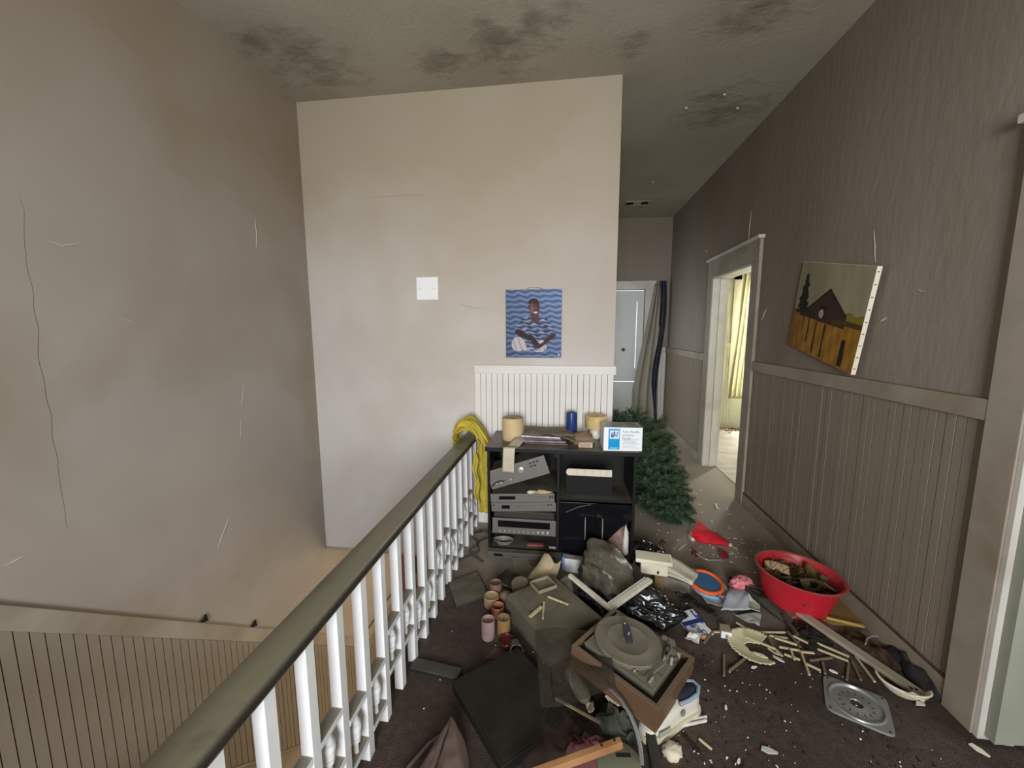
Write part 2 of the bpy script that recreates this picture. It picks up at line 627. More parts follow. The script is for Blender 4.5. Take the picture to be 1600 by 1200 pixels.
def stained_ceiling():
    m = mat('water_stained_ceiling', (168, 161, 145), 0.9, 0.06, 1.6, dirt=(138, 129, 110), dirt_amt=0.55, dirt_scale=1.1, bump=0.12, bump_scale=50)
    nt = m.node_tree
    N, L = nt.nodes, nt.links
    b = N['Principled BSDF']
    old = b.inputs['Base Color'].links[0].from_socket
    tc = N.new('ShaderNodeTexCoord')
    acc = None
    for p, rad in (((-1.6299, 2.5402, 3.18), 0.62), ((-0.3806, 2.5721, 3.18), 0.52), ((-0.1826, 2.4488, 3.18), 0.42), ((-0.7675, 2.6906, 3.18), 0.4), ((1.1551, 3.4599, 3.18), 0.62), ((1.0066, 2.5231, 3.18), 0.45), ((0.3664, 2.6546, 3.18), 0.25), ((-1.8391, 2.3694, 3.18), 0.35)):
        d = N.new('ShaderNodeVectorMath')
        d.operation = 'DISTANCE'
        L.new(tc.outputs['Object'], d.inputs[0])
        d.inputs[1].default_value = p
        r = N.new('ShaderNodeMapRange')
        r.inputs['From Min'].default_value, r.inputs['From Max'].default_value = rad, rad * 0.15
        L.new(d.outputs['Value'], r.inputs['Value'])
        if acc is None:
            acc = r.outputs[0]
        else:
            mx = N.new('ShaderNodeMath')
            mx.operation = 'MAXIMUM'
            L.new(acc, mx.inputs[0])
            L.new(r.outputs[0], mx.inputs[1])
            acc = mx.outputs[0]
    nz = N.new('ShaderNodeTexNoise')
    nz.inputs['Scale'].default_value = 6.5
    nz.inputs['Detail'].default_value = 9
    nz.inputs['Roughness'].default_value = 0.68
    nz.inputs['Distortion'].default_value = 0.25
    mp = N.new('ShaderNodeMapping')
    mp.inputs['Scale'].default_value = (0.9, 1.25, 1)
    L.new(tc.outputs['Object'], mp.inputs['Vector'])
    L.new(mp.outputs[0], nz.inputs['Vector'])
    su = N.new('ShaderNodeMath')
    su.operation = 'MULTIPLY_ADD'
    su.inputs[1].default_value = 0.42
    L.new(acc, su.inputs[0])
    L.new(nz.outputs[0], su.inputs[2])
    r = N.new('ShaderNodeMapRange')
    r.inputs['From Min'].default_value, r.inputs['From Max'].default_value = 0.76, 1.02
    r.inputs['To Max'].default_value = 0.55
    L.new(su.outputs[0], r.inputs['Value'])
    x = N.new('ShaderNodeMix')
    x.data_type = 'RGBA'
    L.new(r.outputs[0], x.inputs[0])
    L.new(old, x.inputs[6])
    x.inputs[7].default_value = (*lin((84, 74, 56)), 1)
    L.new(x.outputs[2], b.inputs['Base Color'])
    # flaking relief where it is stained
    bp = N.new('ShaderNodeBump')
    bp.inputs['Strength'].default_value = 0.5
    bp.inputs['Distance'].default_value = 0.02
    mu = N.new('ShaderNodeMath')
    mu.operation = 'MULTIPLY'
    L.new(acc, mu.inputs[0])
    L.new(nz.outputs[0], mu.inputs[1])
    L.new(mu.outputs[0], bp.inputs['Height'])
    prev = b.inputs['Normal'].links[0].from_node
    L.new(bp.outputs[0], prev.inputs['Normal'])
    return m


# ------------------------------------------------------------------ room shell
def yz(mb, poly, x0, x1):
    n = len(poly)
    vs = [(x0, y, z) for y, z in poly] + [(x1, y, z) for y, z in poly]
    return mb.add(vs, [tuple(range(n)), tuple(range(2 * n - 1, n - 1, -1))] + [(i, n + i, n + (i + 1) % n, (i + 1) % n) for i in range(n)])


XS = -0.74   # edge of the upper floor over the stairwell
YS = 0.25    # top of the stairs
fl = MB()
fl.box((XS, -2.3, -0.3), (4.6, YF + 0.12, 0)).box((XL, -2.3, -0.3), (XS, YS, 0)).box((XL, YF + 0.12, -0.3), (4.6, YE + 0.1, 0))
floor = structure(fl.build('floor', carpet()))
floor_lower = structure(MB().box((XL - 0.1, -2.3, ZL - 0.1), (0.46, 4.35, ZL)).build('floor_lower', mat('dark_lower_floor', (70, 54, 42), 0.7)))
ceiling = structure(MB().box((XL - 0.1, -2.4, ZC), (4.7, YE + 0.1, ZC + 0.1)).build('ceiling', stained_ceiling()))
soffit = structure(MB().box((XS + 0.002, -2.3, -0.34), (0.36, YF, -0.3)).box((XL, YF, -0.34), (0.36, 4.35, -0.311)).build('ceiling_lower', mat('lower_ceiling_paint', (170, 160, 140), 0.85)))

wl = MB().box((XL - 0.1, -2.4, ZL), (XL, 4.35, ZC))
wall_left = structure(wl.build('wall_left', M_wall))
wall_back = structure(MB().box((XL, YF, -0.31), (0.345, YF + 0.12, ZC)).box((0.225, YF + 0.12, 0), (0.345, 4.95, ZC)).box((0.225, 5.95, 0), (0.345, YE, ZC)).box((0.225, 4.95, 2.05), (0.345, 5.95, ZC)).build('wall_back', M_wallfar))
# right wall with its two doorways
A0, A1, AZ = 3.66, 4.58, 2.06
B0, B1, BZ = 0.62, 1.53, 2.05
wr = MB()
for y0, y1, z0, z1 in ((-2.3, B0, 0, ZC), (B0, B1, BZ, ZC), (B1, A0, 0, ZC), (A0, A1, AZ, ZC), (A1, YE, 0, ZC)):
    wr.box((XR, y0, z0), (XR + 0.12, y1, z1))
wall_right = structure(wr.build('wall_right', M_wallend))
# wall at the end of the hall, with the doorway, and the bedroom part of the same wall with its window
D0, D1, DZ = 0.62, 1.19, 2.13
W0, W1, WZ0, WZ1 = 2.56, 3.5, 0.62, 2.25
we = MB().box((0.345, YE, 0), (D0, YE + 0.1, ZC)).box((D0, YE, DZ), (D1, YE + 0.1, ZC)).box((D1, YE, 0), (XR + 0.06, YE + 0.1, ZC))
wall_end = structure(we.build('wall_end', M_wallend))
wb = MB().box((XR + 0.121, YE, 0), (W0, YE + 0.1, ZC)).box((W0, YE, 0), (W1, YE + 0.1, WZ0)).box((W0, YE, WZ1), (W1, YE + 0.1, ZC)).box((W1, YE, 0), (4.6, YE + 0.1, ZC))
wb.box((4.5, 2.6, 0), (4.6, YE, ZC)).box((XR + 0.121, 2.6, 0), (4.5, 2.7, ZC))
wall_bedroom = structure(wb.build('wall_bedroom', M_room))
structure(MB().box((XR + 0.121, 2.4, 0), (4.5, 2.5, ZC)).box((3.5, -2.3, 0), (3.6, 2.4, ZC)).build('wall_side_room', M_room))
structure(MB().box((XR + 0.121, 2.701, 0.0), (4.499, YE, 0.006)).build('floor_bedroom', mat('bedroom_dusty_floor', (196, 190, 178), 0.85, 0.12, 7, dirt=(120, 104, 84), dirt_amt=0.6, dirt_scale=3.5)))
# wall behind the viewer with the landing window
V0, V1, VZ0, VZ1 = -0.6, 0.9, 0.8, 2.45
wn = MB()
for x0, x1, z0, z1 in ((XL, V0, ZL, ZC), (V0, V1, ZL, VZ0), (V0, V1, VZ1, ZC), (V1, 3.6, ZL, ZC)):
    wn.box((x0, -2.4, z0), (x1, -2.3, z1))
wall_front = structure(wn.build('wall_front', M_wall))
wf = MB()
for x0, x1, z0, z1, y0, y1 in ((V0, V0 + 0.06, VZ0, VZ1, -2.39, -2.31), (V1 - 0.06, V1, VZ0, VZ1, -2.39, -2.31), (V0, V1, VZ0, VZ0 + 0.07, -2.39, -2.31), (V0, V1, VZ1 - 0.07, VZ1, -2.39, -2.31), (V0, V1, 1.6, 1.65, -2.37, -2.33)):
    wf.box((x0, y0, z0), (x1, y1, z1))
structure(wf.build('window_1', M_trim))
# downstairs hall walls
structure(MB().box((0.36, -2.3, ZL), (0.46, 4.35, -0.3)).box((XL, 4.25, ZL), (0.36, 4.35, -0.3)).build('wall_lower', M_lowwall))

# ------------------------------------------------------------------ wainscot boards
PITCHB = 0.0415


def zr(y):
    return 1.25 if y < YS else (-1.55 if y > 3.41 else 1.25 - 0.886 * (y - YS))


def boards_y(parent, x, y0, y1, z0, z1, m, sgn):
    n = int((y1 - y0) / PITCHB)
    src = MB().box((0, 0.0018, 0), (sgn * 0.006, PITCHB - 0.0018, 1)).build('board', m, parent)
    src.location, src.scale = (x, y0, z0), (1, (y1 - y0) / n / PITCHB, z1 - z0)
    for i in range(1, n):
        share(src, 'board', parent, (x + sgn * rnd.uniform(-0.0012, 0.0012), y0 + i * (y1 - y0) / n, z0), scale=src.scale)


def boards_x(parent, y, x0, x1, z0, z1, m):
    n = int((x1 - x0) / PITCHB)
    src = MB().box((0.0016, 0, 0), (PITCHB - 0.0016, -0.011, 1)).build('board', m, parent)
    src.location, src.scale = (x0, y, z0), ((x1 - x0) / n / PITCHB, 1, z1 - z0)
    for i in range(1, n):
        share(src, 'board', parent, (x0 + i * (x1 - x0) / n, y + rnd.uniform(-0.0008, 0.0008), z0), scale=src.scale)


# dark joints show between the boards: a grime-dark backing strip belongs to each wall
backing = MB().box((XR - 0.0015, 1.65, 0.1), (XR, 3.53, 1.17)).box((XR - 0.0015, 4.71, 0.1), (XR, YE, 1.17))
backing.build('backing', M_gap, wall_right)
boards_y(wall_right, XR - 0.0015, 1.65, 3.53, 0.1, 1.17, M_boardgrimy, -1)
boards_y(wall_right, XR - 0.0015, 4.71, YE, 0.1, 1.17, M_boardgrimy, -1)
MB().box((-0.68, YF - 0.0015, 0.1), (0.345, YF, 1.186)).build('backing', M_gap, wall_back)
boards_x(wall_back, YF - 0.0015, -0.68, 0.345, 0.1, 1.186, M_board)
# left wall: sloping field of boards that follows the stairs
yz(MB(), [(y, zr(y) - 0.09) for y in (-0.3, YS, 3.41, 4.25)] + [(y, zr(y) - 1.0) for y in (4.25, 3.41, YS, -0.3)], XL, XL + 0.0015).build('backing', M_gap, wall_left)
n = int((4.25 + 0.3) / PITCHB)
src = None
for i in range(n):
    y = -0.3 + i * PITCHB
    a, b = y + 0.0018, y + PITCHB - 0.0018
    sl = YS - PITCHB < y < 3.41
    if src is None or sl != src[1] or not sl:
        if not sl and src is not None and not src[1]:
            o = share(src[0], 'board', wall_left, (XL + 0.0015, y, zr(y)))
            continue
        za, zb = zr(a) - zr(y), zr(b) - zr(y)
        o = yz(MB(), [(0.0024, za - 0.08), (PITCHB - 0.0024, zb - 0.08), (PITCHB - 0.0024, zb - 0.99), (0.0024, za - 0.99)], 0, 0.011).build('board', M_boardgrimy, wall_left)
        o.location = (XL + 0.0015, y, zr(y))
        src = (o, sl)
    else:
        share(src[0], 'board', wall_left, (XL + 0.0015 + rnd.uniform(-0.001, 0.001), y, zr(y)))

# ------------------------------------------------------------------ rails, baseboards, casings
def ramp_strip(ys, top, bot, x0, x1):
    return yz(MB(), [(y, zr(y) + top) for y in ys] + [(y, zr(y) + bot) for y in reversed(ys)], x0, x1)


structure(ramp_strip((-0.3, YS, 3.41, 4.25), 0.0, -0.105, XL, XL + 0.022).build('trim_1', M_trimgrimy, bevel=0.004))
o = structure(ramp_strip((-0.3, YS, 3.41, 4.25), -0.985, -1.26, XL, XL + 0.02).build('baseboard_left', M_trimgrimy, bevel=0.003))
ramp_strip((-0.3, YS, 3.41, 4.25), -0.962, -0.986, XL, XL + 0.03).build('cap', M_trimgrimy, o, bevel=0.003)
structure(MB().box((-0.683, YF - 0.022, 1.186), (0.36, YF, 1.25)).build('trim_2', M_board, bevel=0.003))
structure(MB().box((XR - 0.024, 1.65, 1.17), (XR, 3.53, 1.25)).build('trim_3', M_trimgrimy, bevel=0.003))
structure(MB().box((XR - 0.024, 4.71, 1.17), (XR, YE - 0.0, 1.25)).build('trim_4', M_trimgrimy, bevel=0.003))
structure(MB().box((-0.70, YF - 0.02, 0), (0.345, YF, 0.115)).build('baseboard_back', M_board, bevel=0.003))
o = structure(MB().box((XR - 0.02, 1.65, 0), (XR, 3.53, 0.105)).build('baseboard_right', M_trimgrimy, bevel=0.003))
MB().box((XR - 0.018, 1.65, 0.1055), (XR - 0.010, 3.53, 0.116)).build('shadow_line', M_gap, o)  # dark strip painting the shadow line along the baseboard top
structure(MB().box((XR - 0.02, 4.71, 0), (XR, YE, 0.105)).build('baseboard_hall', M_trimgrimy, bevel=0.003))
structure(MB().box((1.215, YE - 0.022, 1.17), (XR - 0.025, YE, 1.25)).build('trim_5', M_trim, bevel=0.003))
boards_x(wall_end, YE - 0.0015, 1.33, 1.53, 0.1, 1.17, M_board)
boards_x(wall_bedroom, YE - 0.0015, 1.68, 2.55, 0.1, 1.24, M_room)
structure(MB().box((1.68, YE - 0.022, 1.24), (W0 - 0.1, YE, 1.32)).build('trim_6', M_trim, bevel=0.003))


def doorway(name, y0, y1, zt, x, w, cap):
    """white casing round a doorway of the right wall, with jambs and head"""
    d = structure(thing(name, None, None, (x, y0, 0)))
    L = y1 - y0
    MB().box((-0.026, -w, 0), (0, 0, zt)).build('casing', M_trimgrimy, d, bevel=0.003)
    MB().box((-0.026, L, 0), (0, L + w, zt)).build('casing', M_trimgrimy, d, bevel=0.003)
    MB().box((-0.028, -w, zt), (0, L + w, zt + cap)).build('head_casing', M_trimgrimy, d, bevel=0.003)
    MB().box((-0.05, -w - 0.02, zt + cap), (0, L + w + 0.02, zt + cap + 0.03)).build('head_cap', M_trim, d, bevel=0.004)
    MB().box((-0.02, 0, 0), (0.14, 0.02, zt)).build('jamb', M_trim, d, bevel=0.002)
    MB().box((-0.02, L - 0.02, 0), (0.14, L, zt)).build('jamb', M_trim, d, bevel=0.002)
    MB().box((-0.02, 0.02, zt - 0.02), (0.14, L - 0.02, zt)).build('jamb_head', M_trim, d, bevel=0.002)
    MB().box((0.05, L - 0.035, 0), (0.085, L - 0.02, zt - 0.02)).build('stop', M_trim, d, bevel=0.002)
    MB().box((0.05, 0.02, 0), (0.085, 0.035, zt - 0.02)).build('stop', M_trim, d, bevel=0.002)
    return d


door_1 = doorway('door_1', A0, A1, AZ, XR, 0.125, 0.17)
door_2 = doorway('door_2', B0, B1, BZ, XR, 0.12, 0.14)
# leaf of the near doorway, swung into the side room against its jamb, lower edge eaten away
pts = [(0, 2.02), (0, 0.02), (0.1, 0.03), (0.14, 0.005), (0.2, 0.012), (0.25, 0.05), (0.34, 0.03), (0.8, 0.03), (0.8, 2.02)]
leaf = MB()
vs = [(x, 0, z) for x, z in pts] + [(x, -0.035, z) for x, z in pts]
k = len(pts)
leaf.add(vs, [tuple(range(k)), tuple(range(2 * k - 1, k - 1, -1))] + [(i, k + i, k + (i + 1) % k, (i + 1) % k) for i in range(k)])
o = leaf.build('door_leaf', M_greendoor, door_2)
o.location = (0.0, B1 - B0 - 0.021, 0)
# end door: panelled leaf standing ajar, bright gaps round it
door_3 = structure(thing('door_3', None, None, (D0, YE, 0)))
MB().box((-0.11, -0.024, 0), (0, 0, DZ)).build('casing', M_trim, door_3, bevel=0.003)
MB().box((D1 - D0, -0.024, 0), (D1 - D0 + 0.13, 0, DZ)).build('casing', M_trim, door_3, bevel=0.003)
MB().box((-0.13, -0.026, DZ), (D1 - D0 + 0.15, 0, DZ + 0.13)).build('head_casing', M_trim, door_3, bevel=0.003)
lf = MB()
wd = D1 - D0
R_ = wd - 0.10
for x0, x1, z0, z1 in ((0.0, 0.19, 0.71, 2.117), (R_, wd - 0.006, 0.71, 2.117), (0.19, R_, 1.96, 2.117), (0.19, R_, 0.71, 0.92), (0.0, 0.19, 0.02, 0.695), (R_, wd - 0.02, 0.02, 0.695), (0.19, R_, 0.02, 0.2), (0.19, R_, 0.62, 0.695)):
    lf.box((x0, 0.03, z0), (x1, 0.07, z1))
leaf3 = lf.build('door_leaf', M_doorpaint, door_3)
MB().box((0.19, 0.042, 0.92), (wd - 0.112, 0.056, 1.96)).build('panel', M_doorpaint, leaf3)
MB().box((0.19, 0.042, 0.2), (wd - 0.10, 0.056, 0.62)).build('panel', M_doorpaint, leaf3)
kn = MB().lathe([(0.0, 0), (0.012, 0.002), (0.012, 0.02), (0.026, 0.03), (0.028, 0.045), (0.018, 0.056), (0, 0.058)], 14, T(0.27, 0.042, 1.21) @ Matrix.Rotation(pi / 2, 4, 'X'))
kn.build('door_knob', mat('rusty_door_knob', (92, 78, 66), 0.6, 0.2, 20), leaf3, smooth=True)
# bedroom window
win = structure(thing('window_2', None, None, (W0, YE, WZ0)))
ww, wh = W1 - W0, WZ1 - WZ0
fr = MB()
for x0, x1, z0, z1 in ((0, 0.05, 0, wh), (ww - 0.05, ww, 0, wh), (0, ww, 0, 0.06), (0, ww, wh - 0.06, wh), (0, ww, wh / 2 - 0.025, wh / 2 + 0.025)):
    fr.box((x0, 0.02, z0), (x1, 0.07, z1))
fr.build('window_frame', M_trim, win)
MB().box((-0.1, -0.024, -0.02), (0, 0, wh + 0.1)).box((ww, -0.024, -0.02), (ww + 0.1, 0, wh + 0.1)).box((-0.1, -0.024, wh), (ww + 0.1, 0, wh + 0.1)).build('casing', M_trim, win)

# ------------------------------------------------------------------ stairs
st = structure(thing('stairs', None, None, (XL + 0.02, YS, 0)))
run, nst = 0.2148, 15
rise = 2.85 / nst
ts = MB().box((0, -0.025, -0.03), (XS - XL - 0.03, run, 0)).build('tread', mat('worn_stair_tread', (98, 84, 70), 0.7, 0.2, 8, dust=0.8), st, bevel=0.006)
rs = MB().box((0, 0, -rise), (XS - XL - 0.03, 0.018, -0.03)).build('riser', M_trimgrimy, st)
ts.location = (0, 0, -rise)
for i in range(1, nst - 1):
    share(ts, 'tread', st, (0, i * run, -(i + 1) * rise))
for i in range(1, nst):
    share(rs, 'riser', st, (0, i * run, -i * rise))
structure(MB().box((XS - 0.012, YS, -0.34), (XS, YF, 0.0)).build('trim_7', M_trimgrimy))

# front door downstairs, seen through the balusters
fd = structure(thing('door_4', None, None, (-1.93, 4.25, ZL)))
MB().box((-0.07, -0.04, 0), (0, 0, 2.5)).build('casing', mat('dark_stained_wood', (62, 46, 36), 0.6, 0.2, 8, stretch=(1, 1, 0.1)), fd)
fdl = MB()
for x0, x1, z0, z1 in ((0.0, 0.12, 0.0, 2.45), (0.78, 0.9, 0.0, 2.45), (0.12, 0.78, 0.0, 0.25), (0.12, 0.78, 1.35, 1.5), (0.12, 0.78, 2.3, 2.45), (0.3, 0.37, 0.25, 1.35), (0.5, 0.57, 0.25, 1.35), (0.3, 0.37, 1.5, 2.3), (0.5, 0.57, 1.5, 2.3)):
    fdl.box((x0, -0.045, z0), (x1, -0.005, z1))
lf4 = fdl.build('door_leaf', M_orangewood, fd)
MB().box((0.12, -0.03, 0.25), (0.78, -0.015, 2.3)).build('panel', mat('dark_door_panel', (94, 58, 40), 0.6, 0.2, 8, stretch=(1, 1, 0.1)), lf4)

# ------------------------------------------------------------------ plaster damage: cracks and peeled chips on the walls
M_crack = mat('dark_plaster_crack', (140, 129, 113), 0.95, 0.1, 20)
M_chip = mat('bare_plaster_chip', (184, 175, 162), 0.9, 0.08, 30)


def crack(wallobj, pts, w, m, nrm):
    pts = [Vector(p) for p in pts]
    out = []
    for a, b in zip(pts, pts[1:]):
        k = max(2, int((b - a).length / 0.03))
        out += [a.lerp(b, i / k) for i in range(k)]
    out.append(pts[-1])
    s = rnd.random() * 40
    q = []
    for i, p in enumerate(out):
        t = i / (len(out) - 1)
        q.append(p + Vector((noise.noise(Vector((s, p.y * 9 + p.z * 9, 0))), noise.noise(Vector((p.x * 9 + p.z * 9, s, 1))), noise.noise(Vector((p.x * 9, p.y * 9, s))))) * 0.012 * (0 if i in (0, len(out) - 1) else 1))
    n = Vector(nrm)
    for p in q:
        if abs(n.x) > 0.5:
            p.x = pts[0].x + n.x * 0.0006
        elif abs(n.y) > 0.5:
            p.y = pts[0].y + n.y * 0.0006
    return MB().tube(q, [w * (0.35 + 0.65 * sin(pi * i / max(1, len(q) - 1))) for i in range(len(q))], 5).build('crack' if m is M_crack else 'plaster_chip', m, wallobj)


crack(wall_back, [(-1.4755, 2.95, 2.4923), (-1.251, 2.95, 2.4867), (-1.0405, 2.95, 2.4816)], 0.0013, M_crack, (0, -1, 0))
crack(wall_back, [(-0.7975, 2.95, 1.7083), (-0.6857, 2.95, 1.6743), (-0.6033, 2.95, 1.6641)], 0.0042, M_chip, (0, -1, 0))
crack(wall_left, [(-2, 1.2865, 1.9892), (-2, 1.2822, 1.6904), (-2, 1.2742, 1.2525), (-2, 1.2763, 0.9414), (-2, 1.2756, 0.7116)], 0.0013, M_crack, (1, 0, 0))
crack(wall_left, [(-2, 1.353, 1.854), (-2, 1.3979, 1.844), (-2, 1.4693, 1.8662)], 0.004, M_chip, (1, 0, 0))
crack(wall_left, [(-2, 2.4417, 2.231), (-2, 2.4482, 2.1454), (-2, 2.4297, 2.0295)], 0.0036, M_chip, (1, 0, 0))
crack(wall_left, [(-2, 2.2333, 1.1769), (-2, 2.2071, 1.0796), (-2, 2.1981, 1.0447)], 0.0030, M_chip, (1, 0, 0))
crack(wall_left, [(-2, 2.1886, 0.9614), (-2, 2.1653, 0.8447)], 0.0030, M_chip, (1, 0, 0))
crack(wall_left, [(-2, 2.0276, 0.3949), (-2, 1.9825, 0.3204), (-2, 1.9296, 0.2453)], 0.0048, M_chip, (1, 0, 0))
crack(wall_left, [(-2, 1.0824, 0.6666), (-2, 1.1115, 0.6687), (-2, 1.1472, 0.6704)], 0.0048, M_chip, (1, 0, 0))
crack(wall_left, [(-2, 1.5797, 1.5672), (-2, 1.6191, 1.5568), (-2, 1.6459, 1.5457)], 0.0036, M_chip, (1, 0, 0))
crack(wall_right, [(1.55, 3.828, 2.1988), (1.55, 3.8174, 2.3564), (1.55, 3.8069, 2.5111)], 0.004, M_chip, (-1, 0, 0))
crack(wall_right, [(1.55, 2.3481, 2.006), (1.55, 2.3312, 1.9238), (1.55, 2.3144, 1.8421)], 0.003, M_chip, (-1, 0, 0))
crack(wall_right, [(1.55, 3.4728, 1.5851), (1.55, 3.4372, 1.6241), (1.55, 3.4032, 1.6672)], 0.0060, M_chip, (-1, 0, 0))
crack(wall_right, [(1.55, 2.0494, 1.682), (1.55, 2.0022, 1.669)], 0.0036, M_chip, (-1, 0, 0))
for p in ((1.55, 4.9103, 2.3811), (1.55, 2.2391, 1.5419)):
    crack(wall_right, [p, (p[0], p[1] - 0.04, p[2] + 0.02)], 0.0072, M_chip, (-1, 0, 0))
for p in ((1.0972, 3.2773, 3.18), (1.2612, 3.4748, 3.18), (0.8756, 3.4208, 3.18), (0.9487, 4.9603, 3.18)):
    MB().cbox((p[0], p[1], 3.174), (0.018, 0.014, 0.01), None).build('plaster_chip', M_chip, ceiling)

# ------------------------------------------------------------------ stair railing
XB = -0.678
rl = thing('stair_railing', 'white stair railing with square balusters, turned spindles and dusty dark handrail', 'railing', (XB, 0, 0))
hr = MB()
prof = [(-0.058, 0.018), (-0.058, 0.036), (-0.045, 0.05), (0.0, 0.054), (0.045, 0.05), (0.054, 0.036), (0.05, 0.018), (0.036, 0.0), (-0.04, 0.0)]
vs = [(x - 0.012, y, 0.69 + z) for y in (0.12, 2.947) for x, z in prof]
k = len(prof)
hr.add(vs, [tuple(range(k)), tuple(range(2 * k - 1, k - 1, -1))] + [(i, k + i, k + (i + 1) % k, (i + 1) % k) for i in range(k)])
hr.build('handrail', M_rail, rl, smooth=True, angle=50)
MB().box((-0.05, 0.1, 0), (0.05, 0.2, 0.86)).box((-0.06, 0.09, 0.86), (0.06, 0.21, 0.9)).build('newel_post', M_balu, rl, bevel=0.004)
bal = MB().box((-0.018, 0, 0), (0.018, 0.036, 0.692)).build('baluster', M_balu, rl, bevel=0.002)
bys = [1.14 + 0.1425 * k for k in range(-6, 13)]
bal.location = (0, bys[0], 0)
rail = MB().box((-0.018, -0.1065, -0.022), (0.018, 0, 0)).build('cross_rail', M_balu, rl, bevel=0.0015)
sp = [(0.0, 0.0), (0.0085, 0.0), (0.0085, 0.038), (0.015, 0.042), (0.0165, 0.05), (0.0145, 0.056), (0.0185, 0.063), (0.0165, 0.069), (0.0205, 0.085), (0.0215, 0.1), (0.0185, 0.112), (0.0175, 0.113), (0.0165, 0.117), (0.008, 0.143), (0.0, 0.158)]
spn = MB().lathe(sp, 14).build('turned_spindle', M_balu, rl, smooth=True)
first = True
for i, y in enumerate(bys):
    if i:
        share(bal, 'baluster', rl, (rnd.uniform(-0.0015, 0.0015), y, 0), (0, 0, rnd.uniform(-0.03, 0.03)))
        hi = (i - 6) % 4 in (2, 3)
        zt, zb = (0.362, 0.19) if hi else (0.278, 0.10)
        if first:
            rail.location = (0, y, zt)
            spn.location = (0, y - 0.053, zb)
            first = False
        else:
            share(rail, 'cross_rail', rl, (0, y, zt))
            share(spn, 'turned_spindle', rl, (0, y - 0.053, zb), (0, 0, rnd.random() * 6))
        share(rail, 'cross_rail', rl, (0, y, zb))

# yellow cloth over the far end of the handrail
M_yel = mat('mustard_yellow_cloth', (194, 176, 70), 0.9, 0.12, 14, dirt=(150, 128, 44), dirt_amt=0.6, dirt_scale=6, bump=0.15, bump_scale=300)
yc = thing('yellow_cloth', 'mustard yellow cloth draped over the far end of the handrail', 'cloth', (XB, 2.72, 0.74))


def drape(u, v):
    # v runs over the rail from the stair side to the hall side and down
    wv = 0.010 * sin(u * 17 + v * 5) + 0.007 * sin(u * 31 - v * 7)
    n1 = noise.noise(Vector((u * 7, v * 12, 3)))
    n2 = noise.noise(Vector((u * 8, v * 9, 8)))
    if v < 0.15:
        return (-0.088 - wv * 0.5, (u - 0.5) * 0.17, -0.10 + v / 0.15 * 0.10 + 0.01 * n1)
    if v < 0.42:
        a = (v - 0.15) / 0.27 * pi
        return (-0.012 - 0.085 * cos(a) + 0.01 * n2, (u - 0.5) * 0.18, 0.008 + 0.088 * sin(a) + wv * 0.6 + 0.012 * n1)
    q = (v - 0.42) / 0.58
    w = 0.13 * (1 - 0.35 * sin(q * pi)) * (1 - 0.25 * q)
    s = (u - 0.5) * w
    return (0.080 + 0.03 * q + s * 0.8 * min(1, q * 4) + 0.02 * sin(u * 15 + q * 3) * 0.5 + 0.01 * n2, s * (1 - 0.45 * min(1, q * 4)) - 0.012 * sin(u * 13), 0.008 - q * 0.54 - 0.03 * u * q + 0.012 * n1)


MB().grid(drape, 36, 60, 0.004).build('draped_length', M_yel, yc, smooth='all')


def bunch(u, v):
    a = v * 2 * pi
    r = 0.06 + 0.014 * sin(5 * a + u * 6) + 0.012 * sin(9 * a - u * 4) * 0.6 + 0.012 * noise.noise(Vector((u * 5, cos(a) * 3, sin(a) * 3)))
    r *= 0.55 + 0.45 * sin(pi * (0.12 + 0.8 * u))
    p = Vector((-0.105 + 0.25 * u, 0.01, 0.052 + 0.07 * sin(pi * min(1, u * 1.05)) - 0.10 * u * u))
    return (p.x, p.y + r * 1.35 * cos(a), p.z + r * 0.75 * sin(a))


MB().grid(bunch, 24, 48).build('bunched_fold', M_yel, yc, smooth='all')


def tail(u, v):
    return (0.066 + 0.008 * sin(v * 13) + 0.008 * sin(u * 12) + 0.012 * v + (u - 0.5) * 0.03, -0.11 + (u - 0.5) * (0.03 + 0.02 * v) + 0.02 * v, -0.05 - 0.36 * v - 0.05 * u)


MB().grid(tail, 8, 24, 0.003).build('hanging_corner', M_yel, yc, smooth='all')

# ------------------------------------------------------------------ stereo cabinet
M_blk = mat('black_laminate', (30, 29, 30), 0.35, 0.12, 12, dust=0.8, bump=0.03)
M_blkin = mat('black_cabinet_inside', (26, 25, 25), 0.6, 0.15, 10, dust=0.7)
M_silver = mat('dusty_brushed_aluminium', (118, 115, 110), 0.45, 0.08, 20, metal=0.25, dust=0.6, stretch=(0.1, 1, 1))
M_eqtop = mat('dark_equipment_case', (58, 56, 53), 0.6, 0.1, 15, dust=0.95)
M_disp = mat('dark_display_glass', (20, 20, 22), 0.15, 0.0, 5)
M_knob = mat('pale_metal_knob', (176, 172, 166), 0.35, 0.05, 20, metal=0.4)
CX0, CX1, CY, CD, CH = -0.505, 0.452, 2.5, 0.42, 0.752
cb = thing('stereo_cabinet', 'black stereo cabinet with open shelves standing against the beadboard wall', 'cabinet', (CX0, CY, 0))
W = CX1 - CX0
XM = 0.468   # divider
MB().box((-0.012, -0.015, CH - 0.032), (W + 0.012, CD, CH)).build('top', M_blk, cb, bevel=0.004)
MB().box((0, 0, 0), (0.018, CD - 0.01, CH - 0.032)).build('side_panel', M_blk, cb, bevel=0.002)
MB().box((W - 0.018, 0, 0), (W, CD - 0.01, CH - 0.032)).build('side_panel', M_blk, cb, bevel=0.002)
MB().box((XM - 0.009, 0.0, 0.05), (XM + 0.009, CD - 0.02, CH - 0.032)).build('divider', M_blkin, cb, bevel=0.002)
MB().box((0.018, CD - 0.02, 0.05), (W - 0.018, CD - 0.01, CH - 0.032)).build('back_panel', M_blkin, cb)
